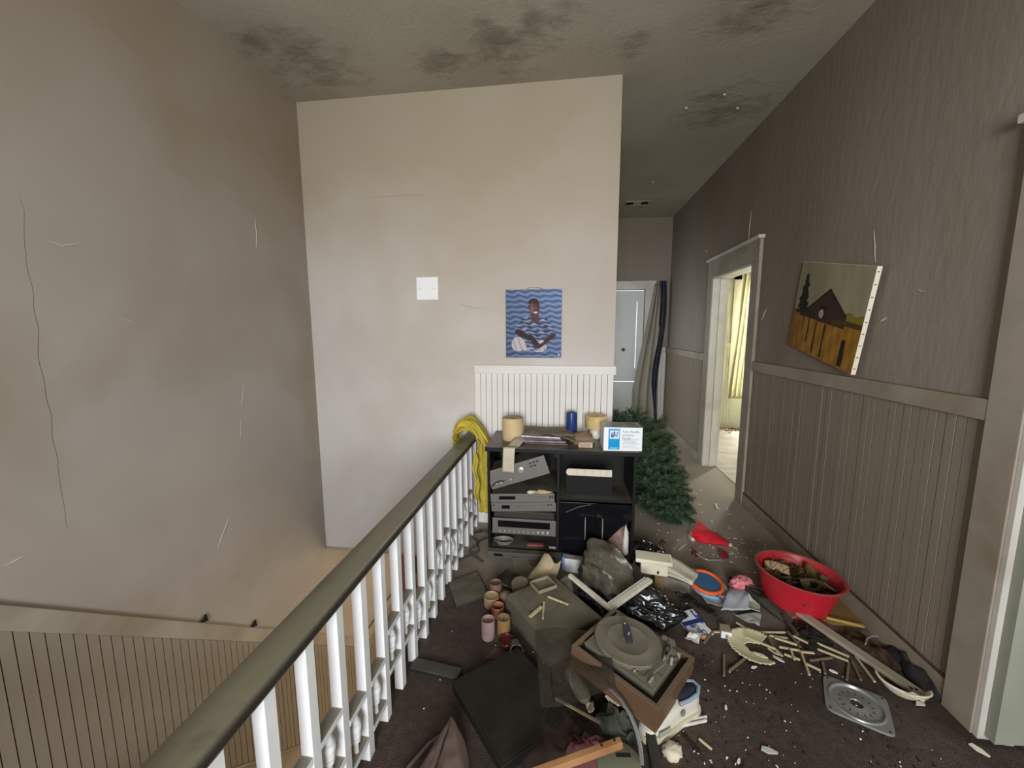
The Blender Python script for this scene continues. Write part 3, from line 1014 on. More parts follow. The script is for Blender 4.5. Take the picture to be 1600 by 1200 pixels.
MB().box((0.018, 0.012, 0.03), (W - 0.018, CD - 0.02, 0.05)).build('bottom_shelf', M_blkin, cb)
MB().box((0.018, 0.02, 0.455), (XM - 0.009, CD - 0.02, 0.47)).build('shelf', M_blkin, cb)
MB().box((0.018, 0.02, 0.135), (XM - 0.009, CD - 0.02, 0.15)).build('shelf', M_blkin, cb)
MB().box((XM + 0.009, 0.02, 0.40), (W - 0.018, CD - 0.02, 0.418)).build('shelf', M_blkin, cb)
MB().box((0.0, 0.0, 0), (W, 0.012, 0.03)).build('plinth', M_blk, cb)
MB().box((0.44, -0.004, CH - 0.055), (0.475, 0.02, CH - 0.033)).build('door_catch', M_blk, cb)
M_smoke = mat('smoked_glass', (34, 34, 38), 0.06, 0.05, 10, trans=0.55, ior=1.3)
for x0, x1, hx in ((XM + 0.012, 0.71, 0.645), (0.713, W - 0.02, 0.755)):
    if x0 < 0.6:
        d = MB().box((x0, -0.006, 0.055), (x1, 0.0, 0.398)).build('glass_door', M_smoke, cb, bevel=0.001)
    else:
        # the right pane is broken away at its lower right
        d = MB().prism([(x0, 0.055), (x0 + 0.045, 0.055), (x0 + 0.075, 0.15), (x0 + 0.15, 0.235), (x1, 0.30), (x1, 0.398), (x0, 0.398)], 0, 0.006, Matrix.Rotation(pi / 2, 4, 'X')).build('glass_door', M_smoke, cb)
    MB().tube([(hx, -0.008, 0.30), (hx, -0.024, 0.295), (hx, -0.024, 0.16), (hx, -0.008, 0.155)], 0.0035, 6).build('handle', M_knob, d, smooth=True)
# broken glass edge lines
MB().tube([(0.52, -0.0085, 0.33), (0.60, -0.0085, 0.37), (0.68, -0.0085, 0.392)], 0.0012, 4).build('crack', M_knob, cb)

# card strip and things inside
M_card = mat('cream_card', (214, 206, 192), 0.8, 0.05, 20)
sc = thing('card_strip', 'long cream card strip with one rounded end lying in the open right shelf', 'card', (0.165, 2.575, 0.575))
MB().prism([(-0.13 + 0.022 * cos(a), 0.022 * sin(a)) for a in [pi / 2 + pi * q / 8 for q in range(9)]] + [(0.145, -0.022), (0.145, 0.022)], 0, 0.004, Matrix.Rotation(radians(80), 4, 'X')).build('card', M_card, sc)
MB().box((-0.15, 0.004, -0.155), (0.15, 0.012, 0.022)).build('backing_board', mat('plain_black_board', (20, 19, 19), 0.6, 0.05, 10), sc)
for x in (-0.08, -0.03, 0.02, 0.07, 0.11):
    MB().box((x, -0.0075, -0.021), (x + 0.0015, -0.004, 0.021)).build('ruled_line', mat('pink_ruled_line', (190, 160, 152), 0.8), sc)


def deck(name, label, w, h, d, loc, rot=(0, 0, 0), cat='stereo unit'):
    t = thing(name, label, cat, loc, rot=rot)
    MB().box((-w / 2 + 0.004, 0.006, 0.0), (w / 2 - 0.004, d, h - 0.003)).build('case', M_eqtop, t, bevel=0.002)
    MB().box((-w / 2, 0, -0.002), (w / 2, 0.006, h)).build('front_panel', M_silver, t, bevel=0.0015)
    return t


def knob(t, x, z, r, l=0.014):
    MB().lathe([(r, 0), (r, l * 0.9), (r * 0.85, l), (0, l)], 16, T(x, 0, z) @ Matrix.Rotation(pi / 2, 4, 'X')).build('knob', M_knob, t, smooth=True)


def buttons(t, xs, z, w, h, m):
    for x in xs:
        MB().box((x - w / 2, -0.006, z - h / 2), (x + w / 2, 0, z + h / 2)).build('button', m, t)


M_btn = mat('grey_button', (112, 108, 104), 0.5, 0.05, 10)
M_btnd = mat('dark_button', (44, 43, 43), 0.4, 0.05, 10)
# amplifier, tilted on the upper shelf
am = deck('amplifier', 'silver amplifier with one large volume knob, tipped up on the upper left shelf', 0.405, 0.125, 0.22, (-0.283, 2.506, 0.52), (0, radians(-19), 0))
knob(am, 0.03, 0.078, 0.022, 0.02)
knob(am, -0.055, 0.035, 0.009)
knob(am, -0.125, 0.033, 0.008)
knob(am, -0.155, 0.033, 0.008)
buttons(am, (0.10, 0.125, 0.15), 0.1, 0.014, 0.008, M_btnd)
buttons(am, (0.10, 0.125), 0.078, 0.014, 0.008, M_btnd)
buttons(am, (0.105, 0.125, 0.16, 0.175), 0.045, 0.005, 0.012, M_btn)
cbl = MB().tube([(-0.19, -0.008, 0.024), (-0.165, -0.016, 0.04), (-0.13, -0.018, 0.046), (-0.10, -0.01, 0.034)], 0.004, 6).build('cable', M_blk, am, smooth=True)
# tuner and cassette deck, one on the other
tn = deck('cassette_deck', 'slim silver cassette deck under the other slim deck, middle left shelf', 0.43, 0.058, 0.25, (-0.263, 2.5, 0.317), (0, radians(-3.5), 0))
MB().box((-0.145, -0.002, 0.018), (-0.09, 0.0, 0.042)).build('cassette_window', M_disp, tn)
buttons(tn, [-0.05 + 0.017 * q for q in range(8)], 0.03, 0.013, 0.016, M_btn)
buttons(tn, (0.115, 0.135), 0.04, 0.014, 0.008, M_btn)
buttons(tn, (0.165, 0.185), 0.044, 0.012, 0.007, M_btnd)
MB().box((-0.21, -0.002, 0.04), (-0.185, 0, 0.045)).build('badge', M_btnd, tn)
tu = deck('tuner', 'slim silver tuner with dark display on top of the cassette deck', 0.425, 0.058, 0.24, (-0.271, 2.502, 0.378), (0, radians(-3.5), 0))
MB().box((-0.155, -0.002, 0.02), (-0.045, 0.0, 0.042)).build('display', M_disp, tu)
buttons(tu, [0.085 + 0.017 * q for q in range(5)], 0.034, 0.012, 0.012, M_btn)
buttons(tu, (0.185, 0.2), 0.036, 0.01, 0.012, M_btnd)
buttons(tu, (0.045, 0.055), 0.04, 0.006, 0.006, M_btn)
# receiver on the lower shelf
rc = deck('receiver', 'deep silver receiver with a wide dark dial on the lower left shelf', 0.425, 0.105, 0.3, (-0.262, 2.503, 0.152))
MB().box((-0.175, -0.002, 0.045), (0.175, 0.0, 0.09)).build('tuning_dial', M_disp, rc)
for q in range(11):
    knob(rc, -0.16 + 0.032 * q, 0.02, 0.006 if q < 8 else 0.009, 0.01)
MB().box((-0.205, 0.02, 0.106), (0.2, 0.27, 0.146)).build('upper_case', M_eqtop, rc, bevel=0.003)
# video recorder on the cabinet floor
vc = thing('video_recorder', 'flat dark video recorder on the floor under the cabinet', 'video recorder', (-0.20, 2.44, 0.0))
MB().box((-0.30, 0.004, 0.006), (0.24, 0.05, 0.05)).build('case', M_eqtop, vc, bevel=0.002)
MB().box((-0.302, -0.003, 0.004), (0.24, 0.004, 0.052)).build('front_panel', mat('dusty_charcoal_plastic', (84, 82, 80), 0.4, 0.08, 10, dust=0.5), vc, bevel=0.002)
MB().box((-0.255, -0.005, 0.024), (-0.195, -0.002, 0.04)).build('badge', M_disp, vc)
# small things on the shelves
def lump(name, label, cat, loc, r, m, seed, rz=0.0, amp=0.2, fold=0.2, sub=3):
    o = blob(r[0], r[1], r[2], seed, amp, fold, sub).build(name, m, None, smooth='all')
    put(o, loc, (0, 0, rz))
    return tag(o, label, cat)


lump('crumpled_foam', 'crumbly yellow foam lump on the tuner under the tilted amplifier', 'foam', (-0.135, 2.53, 0.437), (0.05, 0.02, 0.016), mat('old_yellow_foam', (190, 168, 120), 0.95, 0.2, 40), 3.1, 0.1, 0.35, 0.5)
lump('paper_scrap', 'white torn paper scrap beside the yellow foam on the tuner', 'paper scrap', (-0.215, 2.53, 0.434), (0.026, 0.02, 0.012), mat('white_paper', (218, 214, 208), 0.85, 0.04, 20), 5.2, 0.5)
tr = MB()
tr.grid(lambda u, v: (0.072 * (1 if True else 1) * (0.62 + 0.38 * v) * cos(2 * pi * u), 0.045 * (0.62 + 0.38 * v) * sin(2 * pi * u), 0.03 * v), 24, 4, 0.003)
o = tr.build('glass_ashtray', mat('dusty_pressed_glass', (160, 156, 148), 0.25, 0.1, 20, trans=0.4), None, smooth=True)
put(o, (-0.405, 2.55, 0.052))
tag(o, 'oval pressed glass dish on the cabinet bottom below the receiver', 'dish')
o = MB().box((-0.055, 0, 0), (0.055, 0.03, 0.016)).box((-0.05, -0.003, 0.002), (0.045, 0, 0.014)).build('tape_box', mat('dull_red_card', (138, 82, 78), 0.7, 0.15, 20), None, bevel=0.002)
put(o, (-0.185, 2.535, 0.051), (0, 0, 0.08))
tag(o, 'narrow dull red tape box on the cabinet bottom below the receiver', 'box')
o = MB().box((-0.024, 0, 0), (0.024, 0.015, 0.01)).build('white_card', M_card, None, bevel=0.001)
put(o, (-0.07, 2.525, 0.051), (0, 0, -0.05))
tag(o, 'small white card at the right end of the cabinet bottom', 'card')
def folds(w, h, seed, depth=0.02):
    return lambda u, v: ((u - 0.5) * w, depth * sin(u * 14 + seed) + depth * 1.5 * noise.noise(Vector((u * 4, v * 5, seed))), v * h)


o = blob(0.09, 0.05, 0.13, 21.0, 0.2, 0.35, 4).build('crumpled_cloth', mat('mauve_printed_cloth', (140, 112, 106), 0.9, 0.35, 24), None, smooth='all')
put(o, (0.335, 2.57, 0.052), (0, 0, 0.2))
tag(o, 'crumpled mauve cloth stuffed behind the smoked glass doors', 'cloth')
o = blob(0.018, 0.025, 0.12, 22.0, 0.15, 0.2, 3).build('rolled_paper', mat('white_paper', (218, 214, 208), 0.85, 0.04, 20), None, smooth='all')
put(o, (0.405, 2.53, 0.052), (0, 0.0, 0))
tag(o, 'white rolled paper upright in the lower right corner of the cabinet', 'paper roll')

# ------------------------------------------------------------------ things on the cabinet top
ZT = CH + 0.0005
M_wax = mat('cream_candle_wax', (206, 182, 138), 0.55, 0.08, 12, dirt=(160, 132, 92), dirt_amt=0.5, dust=0.7)


def candle(name, label, loc, r, h, m, dip=0.012, wick=True, rz=0.0, tilt=(0, 0), lump=0.02):
    t = thing(name, label, 'candle', loc, rot=(tilt[0], tilt[1], rz))
    wob = lambda a, rr, z: 1 + lump * noise.noise(Vector((cos(a) * 1.5, sin(a) * 1.5, z * 20 + r * 99)))
    MB().lathe([(r * 0.96, 0), (r, 0.006), (r * 1.01, h * 0.5), (r, h - 0.006), (r * 0.94, h), (r * 0.75, h - 0.002), (r * 0.4, h - dip), (0, h - dip * 1.2)], 24, None, wob).build('wax', m, t, smooth=True)
    if wick:
        MB().tube([(0, 0, h - dip * 1.3), (0.001, 0, h - dip * 0.6), (0.003, 0.001, h - dip * 0.1)], 0.0014, 5).build('wick', mat('charred_wick', (30, 26, 24), 0.9), t)
    return t


candle('pillar_candle', 'wide cream pillar candle at the left end of the cabinet top', (-0.36, 2.70, ZT), 0.075, 0.155, M_wax, lump=0.04)
M_bluewax = mat('deep_blue_wax', (36, 58, 116), 0.3, 0.1, 14, dust=0.6)
candle('pillar_candle', 'slim deep blue pillar candle against the beadboard wall', (0.046, 2.78, ZT), 0.038, 0.185, M_bluewax)
candle('pillar_candle', 'squat yellowed pillar candle on a white pot behind the faucet box', (0.215, 2.79, ZT + 0.075), 0.075, 0.09, mat('yellowed_wax', (198, 168, 112), 0.5, 0.12, 14, dirt=(230, 214, 180), dirt_amt=0.6, dirt_scale=9), lump=0.06)
o = MB().lathe([(0.03, 0), (0.04, 0.01), (0.045, 0.04), (0.038, 0.06), (0.046, 0.075), (0.04, 0.075), (0, 0.07)], 20).build('candle_pot', mat('white_glazed_pot', (214, 212, 204), 0.3, 0.04, 10, dust=0.4), None, smooth=True)
put(o, (0.215, 2.79, ZT))
tag(o, 'small white pot holding up the yellowed candle behind the faucet box', 'pot')

# faucet box
bx = thing('faucet_box', 'white and blue lavatory faucet carton at the right end of the cabinet top', 'box', (0.362, 2.50, ZT), rz=radians(3))
bw, bd, bh = 0.238, 0.15, 0.152
MB().box((-bw / 2, 0, 0), (bw / 2, bd, bh)).build('carton', mat('white_carton', (226, 228, 230), 0.5, 0.03, 10, dust=0.9), bx, bevel=0.0015)


def facepaint(U, V):
    c = np.ones(U.shape + (3,)) * np.array([236, 239, 242])
    m = (U > 0.12) & (U < 0.42) & (V > 0.05) & (V < 0.94)
    c[m] = (20, 150, 206)
    m = (U > 0.15) & (U < 0.40) & (V > 0.52) & (V < 0.88)
    c[m] = (206, 228, 240)
    for (u, v, a, b, col) in ((0.22, 0.64, 0.05, 0.07, (90, 110, 160)), (0.32, 0.66, 0.05, 0.06, (150, 160, 190)), (0.27, 0.76, 0.02, 0.09, (60, 70, 130)), (0.35, 0.78, 0.02, 0.05, (120, 140, 190)), (0.21, 0.75, 0.02, 0.05, (170, 90, 120))):
        m = ((U - u) / a) ** 2 + ((V - v) / b) ** 2 < 1
        c[m] = col
    for q in range(7):
        v = 0.50 - q * 0.062
        m = (U > 0.49) & (U < 0.92 - 0.05 * ((q * 7) % 3)) & (abs(V - v) < 0.012) & (np.sin(U * 300 + q * 5) > -0.5)
        c[m] = (168, 174, 182)
    m = (U > 0.16) & (U < 0.38) & (V > 0.08) & (V < 0.14) & (np.sin(U * 220) > -0.3)
    c[m] = (150, 214, 238)
    return c


o = printed('printed_front', bw - 0.004, bh - 0.004, 150, 96, facepaint, printmat(), bx)
o.location = (0, -0.0006, 0.002)
M_ink = mat('blue_grey_ink', (70, 104, 134), 0.5)
for q, tx in enumerate(('Twin Handle', 'Lavatory', 'Faucet')):
    lettering(tx, 0.0205, (-0.006, -0.0012, bh - 0.034 - q * 0.021), (pi / 2, 0, 0), M_ink, bx)

# magazines and papers
mg_cols = [((132, 124, 110), 'greyed'), ((120, 96, 92), 'brown'), ((176, 178, 188), 'pale'), ((92, 96, 120), 'blue grey')]
zz = ZT
mlabels = ['lowest brown-edged magazine of the pile on the cabinet top', 'second magazine from the bottom of the pile on the cabinet top', 'third magazine from the bottom of the pile on the cabinet top', 'blue and white magazine near the top of the cabinet pile']
for q in range(4):
    m = mat('magazine_cover_%s' % ['brown', 'grey', 'rust', 'white'][q], [(96, 72, 66), (128, 128, 136), (116, 84, 78), (190, 192, 204)][q], 0.35, 0.4, 30, dust=0.9)
    t = thing('magazine', mlabels[q], 'magazine', (-0.125 - 0.012 * q, 2.585 + 0.01 * q, zz), rz=radians((-2, 1, 4, -5)[q]), group=None)
    w2, d2, h2 = (0.285, 0.2, 0.011) if q < 2 else (0.26, 0.19, 0.012)
    MB().box((-w2 / 2, 0, 0.001), (w2 / 2, d2, h2 - 0.001)).build('pages', mat('magazine_pages', (188, 184, 178), 0.7, 0.1, 40, stretch=(1, 1, 9)), t)
    MB().box((-w2 / 2 - 0.002, -0.003, h2 - 0.001), (w2 / 2 + 0.002, d2, h2)).box((-w2 / 2 - 0.002, -0.003, 0), (w2 / 2 + 0.002, d2, 0.001)).box((-w2 / 2 - 0.002, -0.003, 0), (w2 / 2 + 0.002, -0.002, h2)).build('cover', m, t)
    zz += h2 + 0.0008
M_newsp = mat('dusty_newspaper', (128, 118, 102), 0.85, 0.14, 20, dust=0.6)


def sheetfn(w, d, amp, seed, lift=0.0):
    return lambda u, v: ((u - 0.5) * w, (v - 0.5) * d, amp * (1 + noise.noise(Vector((u * 3.2, v * 3.2, seed)))) + lift * (u - 0.5) ** 2 * 4)


o = MB().grid(sheetfn(0.33, 0.22, 0.014, 4.0, 0.0), 18, 14, 0.003).build('newspaper', M_newsp, None, smooth='all')
put(o, (-0.11, 2.70, zz + 0.004), (0.0, 0.03, 0.12))
tag(o, 'brown dusty newspaper spread over the magazine pile', 'newspaper')
o = MB().grid(sheetfn(0.24, 0.1, 0.01, 7.0), 14, 8, 0.002).build('newspaper', M_newsp, None, smooth='all')
put(o, (0.03, 2.645, zz - 0.018), (0.02, 0.22, -0.25))
tag(o, 'narrow grey newspaper strip sloping off the right side of the magazine pile', 'newspaper')


def receipt(u, v):
    x = (u - 0.5) * 0.078
    if v < 0.42:
        q = v / 0.42
        return (x + 0.05 * (1 - q), 0.16 * (1 - q), 0.006 + 0.03 * (1 - q) ** 2 + 0.008 * sin(q * 5))
    q = (v - 0.42) / 0.58
    return (x - 0.006 * q - 0.008, -0.022 - 0.006 * sin(q * 3), 0.004 - 0.168 * q)


o = MB().grid(receipt, 6, 30, 0.0008).build('paper_strip', mat('old_cream_paper', (204, 196, 176), 0.8, 0.06, 12, dirt=(168, 156, 130), dirt_amt=0.6, dust=0.5), None, smooth='all')
put(o, (-0.345, 2.50, ZT), (0, 0, radians(-6)))
tag(o, 'long cream paper strip hanging over the front edge of the cabinet', 'paper strip')
o = thing('matchbox', 'small pinkish card box at the front of the cabinet top', 'box', (0.135, 2.545, ZT), rz=0.06)
MB().box((-0.045, 0, 0), (0.045, 0.05, 0.034)).build('sleeve', mat('faded_pink_card', (196, 172, 158), 0.7, 0.1, 30, dust=0.5), o, bevel=0.002)
MB().box((-0.04, -0.0015, 0.008), (0.03, 0, 0.026)).build('printed_label', mat('tan_label', (170, 146, 124), 0.7, 0.25, 60), o)
lump('crumpled_paper', 'crumpled brown paper between the pink box and the blue candle', 'paper', (0.125, 2.66, ZT), (0.06, 0.05, 0.045), mat('crumpled_brown_paper', (138, 116, 94), 0.9, 0.2, 14), 14.0, 0.3, 0.3, 0.45)

# ------------------------------------------------------------------ wall things
o = thing('switch_plate', 'blank white square cover plate on the pale far wall', 'cover plate', (-1.037, YF, 1.82))
MB().box((-0.084, -0.008, -0.084), (0.084, 0, 0.084)).build('plate', mat('white_plastic_plate', (236, 236, 236), 0.4, 0.02, 10), o, bevel=0.004)
for sx in (-0.055, 0.055):
    MB().lathe([(0.004, 0), (0.004, 0.001), (0, 0.0015)], 10, T(sx, -0.008, 0) @ Matrix.Rotation(pi / 2, 4, 'X')).build('screw', M_knob, o)


def portrait(U, V):
    x, y = U, V
    w = np.sin(y * 2 * pi * 13 + 0.9 * np.sin(x * 2 * pi * 4.5 + np.floor(y * 13) * 0.9) + 0.5 * np.sin(x * 21))
    sh = 1.0 - 0.18 * (1 - x) + 0.12 * (y - 0.5)
    base = np.stack([118 + 34 * w, 142 + 34 * w, 186 + 30 * w], -1) * sh[..., None]
    c = base.copy()

    def ell(cx, cy, a, b, r=0.0):
        dx, dy = x - cx, y - cy
        X = dx * cos(r) + dy * sin(r)
        Y = -dx * sin(r) + dy * cos(r)
        return (X / a) ** 2 + (Y / b) ** 2 < 1

    def limb(p, q, r0, r1):
        p, q = np.array(p), np.array(q)
        d = q - p
        t = np.clip(((x - p[0]) * d[0] + (y - p[1]) * d[1]) / (d @ d), 0, 1)
        return np.hypot(x - p[0] - d[0] * t, (y - p[1] - d[1] * t) * 1.25) < r0 + (r1 - r0) * t

    ws = np.sin(y * 2 * pi * 17 + 1.2 * np.sin(x * 2 * pi * 5 + np.floor(y * 17) * 1.7))
    shirt = np.stack([132 + 66 * ws, 150 + 60 * ws, 192 + 44 * ws], -1) * (0.80 + 0.2 * np.sin(x * 33 + y * 14) * np.sin(y * 19 - x * 9))[..., None]
    # trousers, shirt, arms, head
    m = ell(0.22, 0.20, 0.12, 0.11) | ell(0.38, 0.19, 0.14, 0.085) | ell(0.6, 0.15, 0.14, 0.07)
    c[m] = (214, 212, 218)
    c[m & (np.sin(x * 60 + y * 25) > 0.75)] = (176, 172, 182)
    m = ell(0.5, 0.44, 0.24, 0.2) | limb((0.34, 0.53), (0.24, 0.44), 0.09, 0.08) | limb((0.68, 0.52), (0.78, 0.38), 0.09, 0.09) | limb((0.5, 0.4), (0.52, 0.24), 0.2, 0.17)
    c[m] = shirt[m]
    m = limb((0.22, 0.38), (0.3, 0.34), 0.055, 0.055) | limb((0.28, 0.355), (0.5, 0.27), 0.05, 0.042) | limb((0.46, 0.3), (0.56, 0.19), 0.045, 0.05)
    c[m] = (64, 52, 56)
    m = limb((0.86, 0.33), (0.60, 0.17), 0.042, 0.04) | ell(0.57, 0.17, 0.06, 0.035)
    c[m] = (84, 62, 66)
    m = ell(0.64, 0.235, 0.05, 0.02, 0.3)
    c[m] = (222, 222, 230)
    m = limb((0.53, 0.66), (0.53, 0.56), 0.065, 0.07) & (y > 0.53)
    c[m] = (110, 78, 80)
    m = (abs(x - 0.53) < (y - 0.5) * 0.55) & (y < 0.6) & (y > 0.5)
    c[m] = (104, 74, 76)
    m = ell(0.515, 0.745, 0.098, 0.125)
    c[m] = (104, 76, 74)
    m = ell(0.5, 0.80, 0.1, 0.075) & (y > 0.79)
    c[m] = (66, 58, 60)
    m = ell(0.475, 0.73, 0.035, 0.075)
    c[m] = (140, 108, 102)
    m = ell(0.545, 0.735, 0.016, 0.03)
    c[m] = (126, 94, 90)
    for ex in (0.485, 0.575):
        c[ell(ex, 0.762, 0.016, 0.007)] = (34, 28, 30)
        c[ell(ex, 0.783, 0.022, 0.005)] = (40, 34, 34)
    c[ell(0.54, 0.667, 0.036, 0.014)] = (232, 226, 228)
    c[ell(0.415, 0.75, 0.014, 0.026)] = (88, 64, 62)
    c[ell(0.96, 0.04, 0.018, 0.015)] = (230, 230, 236)
    return c * np.array([0.86, 0.84, 0.83])


ph = thing('portrait_photo', 'framed studio portrait of a seated person in a blue patterned shirt with folded arms', 'picture', (-0.238, YF - 0.003, 1.306))
pw, phh = 0.41, 0.495
MB().box((-pw / 2, -0.010, 0), (pw / 2, 0, phh)).build('mount', mat('bluegrey_print_edge', (120, 122, 138), 0.5), ph, bevel=0.001)
o = printed('portrait_print', pw - 0.006, phh - 0.006, 130, 156, portrait, printmat('glossy_print', 0.6), ph)
o.location = (0, -0.0106, 0.003)
MB().tube([(-0.06, -0.002, phh), (-0.03, -0.002, phh + 0.012), (0, -0.002, phh + 0.016), (0.04, -0.002, phh + 0.011), (0.07, -0.002, phh)], 0.002, 5).build('hanging_cord', mat('old_string', (150, 132, 110), 0.9), ph)


def barn(U, V):
    x, y = U, V
    n1 = np.sin(x * 9 + y * 3) * 0.5 + np.sin(x * 23 - y * 5) * 0.3 + np.sin(x * 51 + y * 11) * 0.2
    sky = np.stack([150 + 10 * n1, 144 + 10 * n1, 118 + 8 * n1], -1) + (x[..., None] - 0.4) * 22
    c = sky
    ground = 0.47 - 0.03 * x - 0.03 * np.sin(x * 5)
    g = y < ground
    f = np.sin(x * 70 + y * 8) * 0.5 + np.sin(x * 31 - y * 21) * 0.5
    fld = np.stack([158 + 18 * f, 116 + 14 * f, 46 + 8 * f], -1)
    dark = np.clip((0.28 - x) * 1.6, 0, 0.45)[..., None]
    fld = fld * (1 - dark) + np.array([110, 66, 34]) * dark
    c[g] = fld[g]
    m = (y > ground) & (y < ground + 0.07 + 0.015 * np.sin(x * 40)) & (x > 0.7)
    c[m] = (138, 122, 52)
    # tree
    for k in range(9):
        w = 0.085 - 0.0075 * k
        m = ((x - 0.14 - 0.012 * np.sin(k * 2.3)) / w) ** 2 + ((y - 0.50 - k * 0.042) / 0.04) ** 2 < 1
        c[m] = (38, 38, 34)
    # barn: body, roof
    m = (y < 0.755 - abs(x - 0.52) * 0.86) & (x > 0.12) & (x < 0.80) & (y > 0.40 - 0.02 * x)
    c[m] = (70, 50, 44)
    m2 = m & (y > 0.725 - abs(x - 0.52) * 0.86)
    c[m2] = (44, 36, 34)
    m = (abs(x - 0.47) < 0.05) & (y > 0.44) & (y < 0.56)
    c[m] = (48, 36, 34)
    m = ((x - 0.455) / 0.034) ** 2 + ((y - 0.475) / 0.05) ** 2 < 1
    c[m] = (176, 166, 150)
    m = (x > 0.04) & (x < 0.3) & (y > 0.42) & (y < 0.46 + 0.1 * (x - 0.04))
    c[m] = (54, 48, 42)
    m = (y < ground) & (y > ground - 0.05) & (x > 0.62)
    c[m] = (86, 66, 36)
    # fence posts
    for px_, y0, y1, w in ((0.2, 0.2, 0.42, 0.006), (0.3, 0.12, 0.42, 0.009), (0.42, 0.03, 0.38, 0.011), (0.55, 0.02, 0.38, 0.013), (0.83, 0.02, 0.29, 0.028)):
        m = (abs(x - px_ + (y - 0.2) * 0.02) < w) & (y > y0) & (y < y1)
        c[m] = (46, 40, 34)
    return c


# canvas: hangs askew on the right wall, its near edge standing off the wall
cv = thing('canvas_painting', 'unframed canvas painting of a dark barn in a golden field, hanging crooked', 'painting')
cw, ch = 0.83, 0.56
# corners on the wall: top far, top near, bottom near, bottom far
TF, TN, BN, BF_ = Vector((1.535, 2.9548, 1.956)), Vector((1.5, 2.228, 1.8079)), Vector((1.5, 2.3228, 1.2692)), Vector((1.535, 3.0114, 1.397))
ex = ((TN - TF) + (BN - BF_)).normalized()
ez = ((TF - BF_) + (TN - BN)).normalized()
ez = (ez - ex * ez.dot(ex)).normalized()
ey = ez.cross(ex)
cen = (TF + TN + BN + BF_) / 4
cw = ((TN - TF).length + (BN - BF_).length) / 2
ch = ((TF - BF_).length + (TN - BN).length) / 2
cv.matrix_world = Matrix(((ex.x, ey.x, ez.x, cen.x), (ex.y, ey.y, ez.y, cen.y), (ex.z, ey.z, ez.z, cen.z), (0, 0, 0, 1)))
MB().box((-cw / 2, 0.001, -ch / 2), (cw / 2, 0.024, ch / 2)).build('stretched_canvas', mat('white_primed_canvas', (226, 220, 200), 0.8, 0.03, 20), cv, bevel=0.002)
o = printed('painted_face', cw - 0.002, ch - 0.002, 170, 120, barn, printmat('matt_oil_paint', 0.7), cv)
o.location = (0, 0.0004, -ch / 2 + 0.001)
for q in range(9):
    MB().box((cw / 2, 0.006, -ch / 2 + 0.03 + q * 0.062), (cw / 2 + 0.0015, 0.016, -ch / 2 + 0.034 + q * 0.062)).build('staple', M_btnd, cv)

vt = thing('ceiling_vent', 'small slotted metal air vent in the hall ceiling', 'vent', (0.905, 5.72, ZC))
MB().box((-0.16, -0.09, -0.01), (0.16, -0.07, 0)).box((-0.16, 0.07, -0.01), (0.16, 0.09, 0)).box((-0.16, -0.07, -0.01), (-0.14, 0.07, 0)).box((0.14, -0.07, -0.01), (0.16, 0.07, 0)).build('frame', M_trimgrimy, vt)
MB().box((-0.14, -0.07, -0.003), (0.14, 0.07, -0.001)).build('backing', M_dark, vt)
for q in range(6):
    MB().box((-0.05, -0.062 + q * 0.022, -0.009), (0.05, -0.052 + q * 0.022, -0.003)).build('slat', M_trimgrimy, vt)

for q, (p, lab) in enumerate((((-1.989, 1.7988, -0.1011), 'small dark wedge standing on the sloping chair rail, the one farther up the stairs'), ((-1.989, 2.1283, -0.3709), 'small dark wedge standing on the sloping chair rail, the one next to the handrail'))):
    o = MB().prism([(-0.018, -0.003), (0.018, -0.018), (0.008, 0.03)], 0, 0.012, Matrix(((0, 0, 1, 0), (1, 0, 0, 0), (0, 1, 0, 0), (0, 0, 0, 1)))).build('wedge', M_dark, None, bevel=0.001)
    put(o, (-1.995, p[1], zr(p[1]) + 0.019))
    tag(o, lab, 'wedge')

# ------------------------------------------------------------------ curtains
def hang(name, label, path, z0, z1, m, seed, amp=0.03, nf=5, taper=None, th=0.004):
    a, b = Vector(path[0]), Vector(path[1])
    n = Vector((-(b - a).y, (b - a).x, 0)).normalized()

    def fn(u, v):
        w = taper(v) if taper else (0, 1)
        t = w[0] + (w[1] - w[0]) * u
        p = a.lerp(b, t) + n * (amp * sin(u * nf * 2 * pi + seed + v * 1.2) + amp * 0.8 * noise.noise(Vector((u * 4, v * 3, seed))))
        return (p.x, p.y, z1 + (z0 - z1) * v + 0.03 * noise.noise(Vector((u * 3, seed, 1))) * v)
    o = MB().grid(fn, 48, 40, th).build(name, m, None, smooth='all')
    return tag(o, label, 'curtain')


M_lin = mat('dirty_grey_linen', (150, 146, 134), 0.9, 0.08, 10, dirt=(112, 106, 92), dirt_amt=0.6, stretch=(1, 1, 0.3))
M_blue = mat('dark_blue_lining', (58, 61, 72), 0.85, 0.25, 10)
hang('door_curtain', 'grey curtain hung from the corner of the end door frame', ((1.0518, 6.36, 0.173), (1.4009, 6.36, 0.1821)), 0.13, 2.2, M_lin, 1.0, 0.025, 3, taper=lambda v: (0.75 - 0.75 * min(1, v * 1.3), 1.0 + 0.1 * v))
hang('door_curtain', 'dark blue crumpled lining beside the grey end door curtain', ((1.2942, 6.31, 0.19), (1.5042, 6.31, 0.1955)), 0.12, 2.24, M_blue, 4.0, 0.02, 2, taper=lambda v: (0.38 + 0.25 * sin(v * 7.0) * (1 if v > 0.3 else 0.3) - 0.1 * v, 0.66 + 0.22 * sin(v * 5.2 + 0.6)))
M_cur = mat('yellowed_white_curtain', (214, 211, 194), 0.9, 0.06, 8, dirt=(180, 174, 146), dirt_amt=0.5, stretch=(1, 1, 0.3))


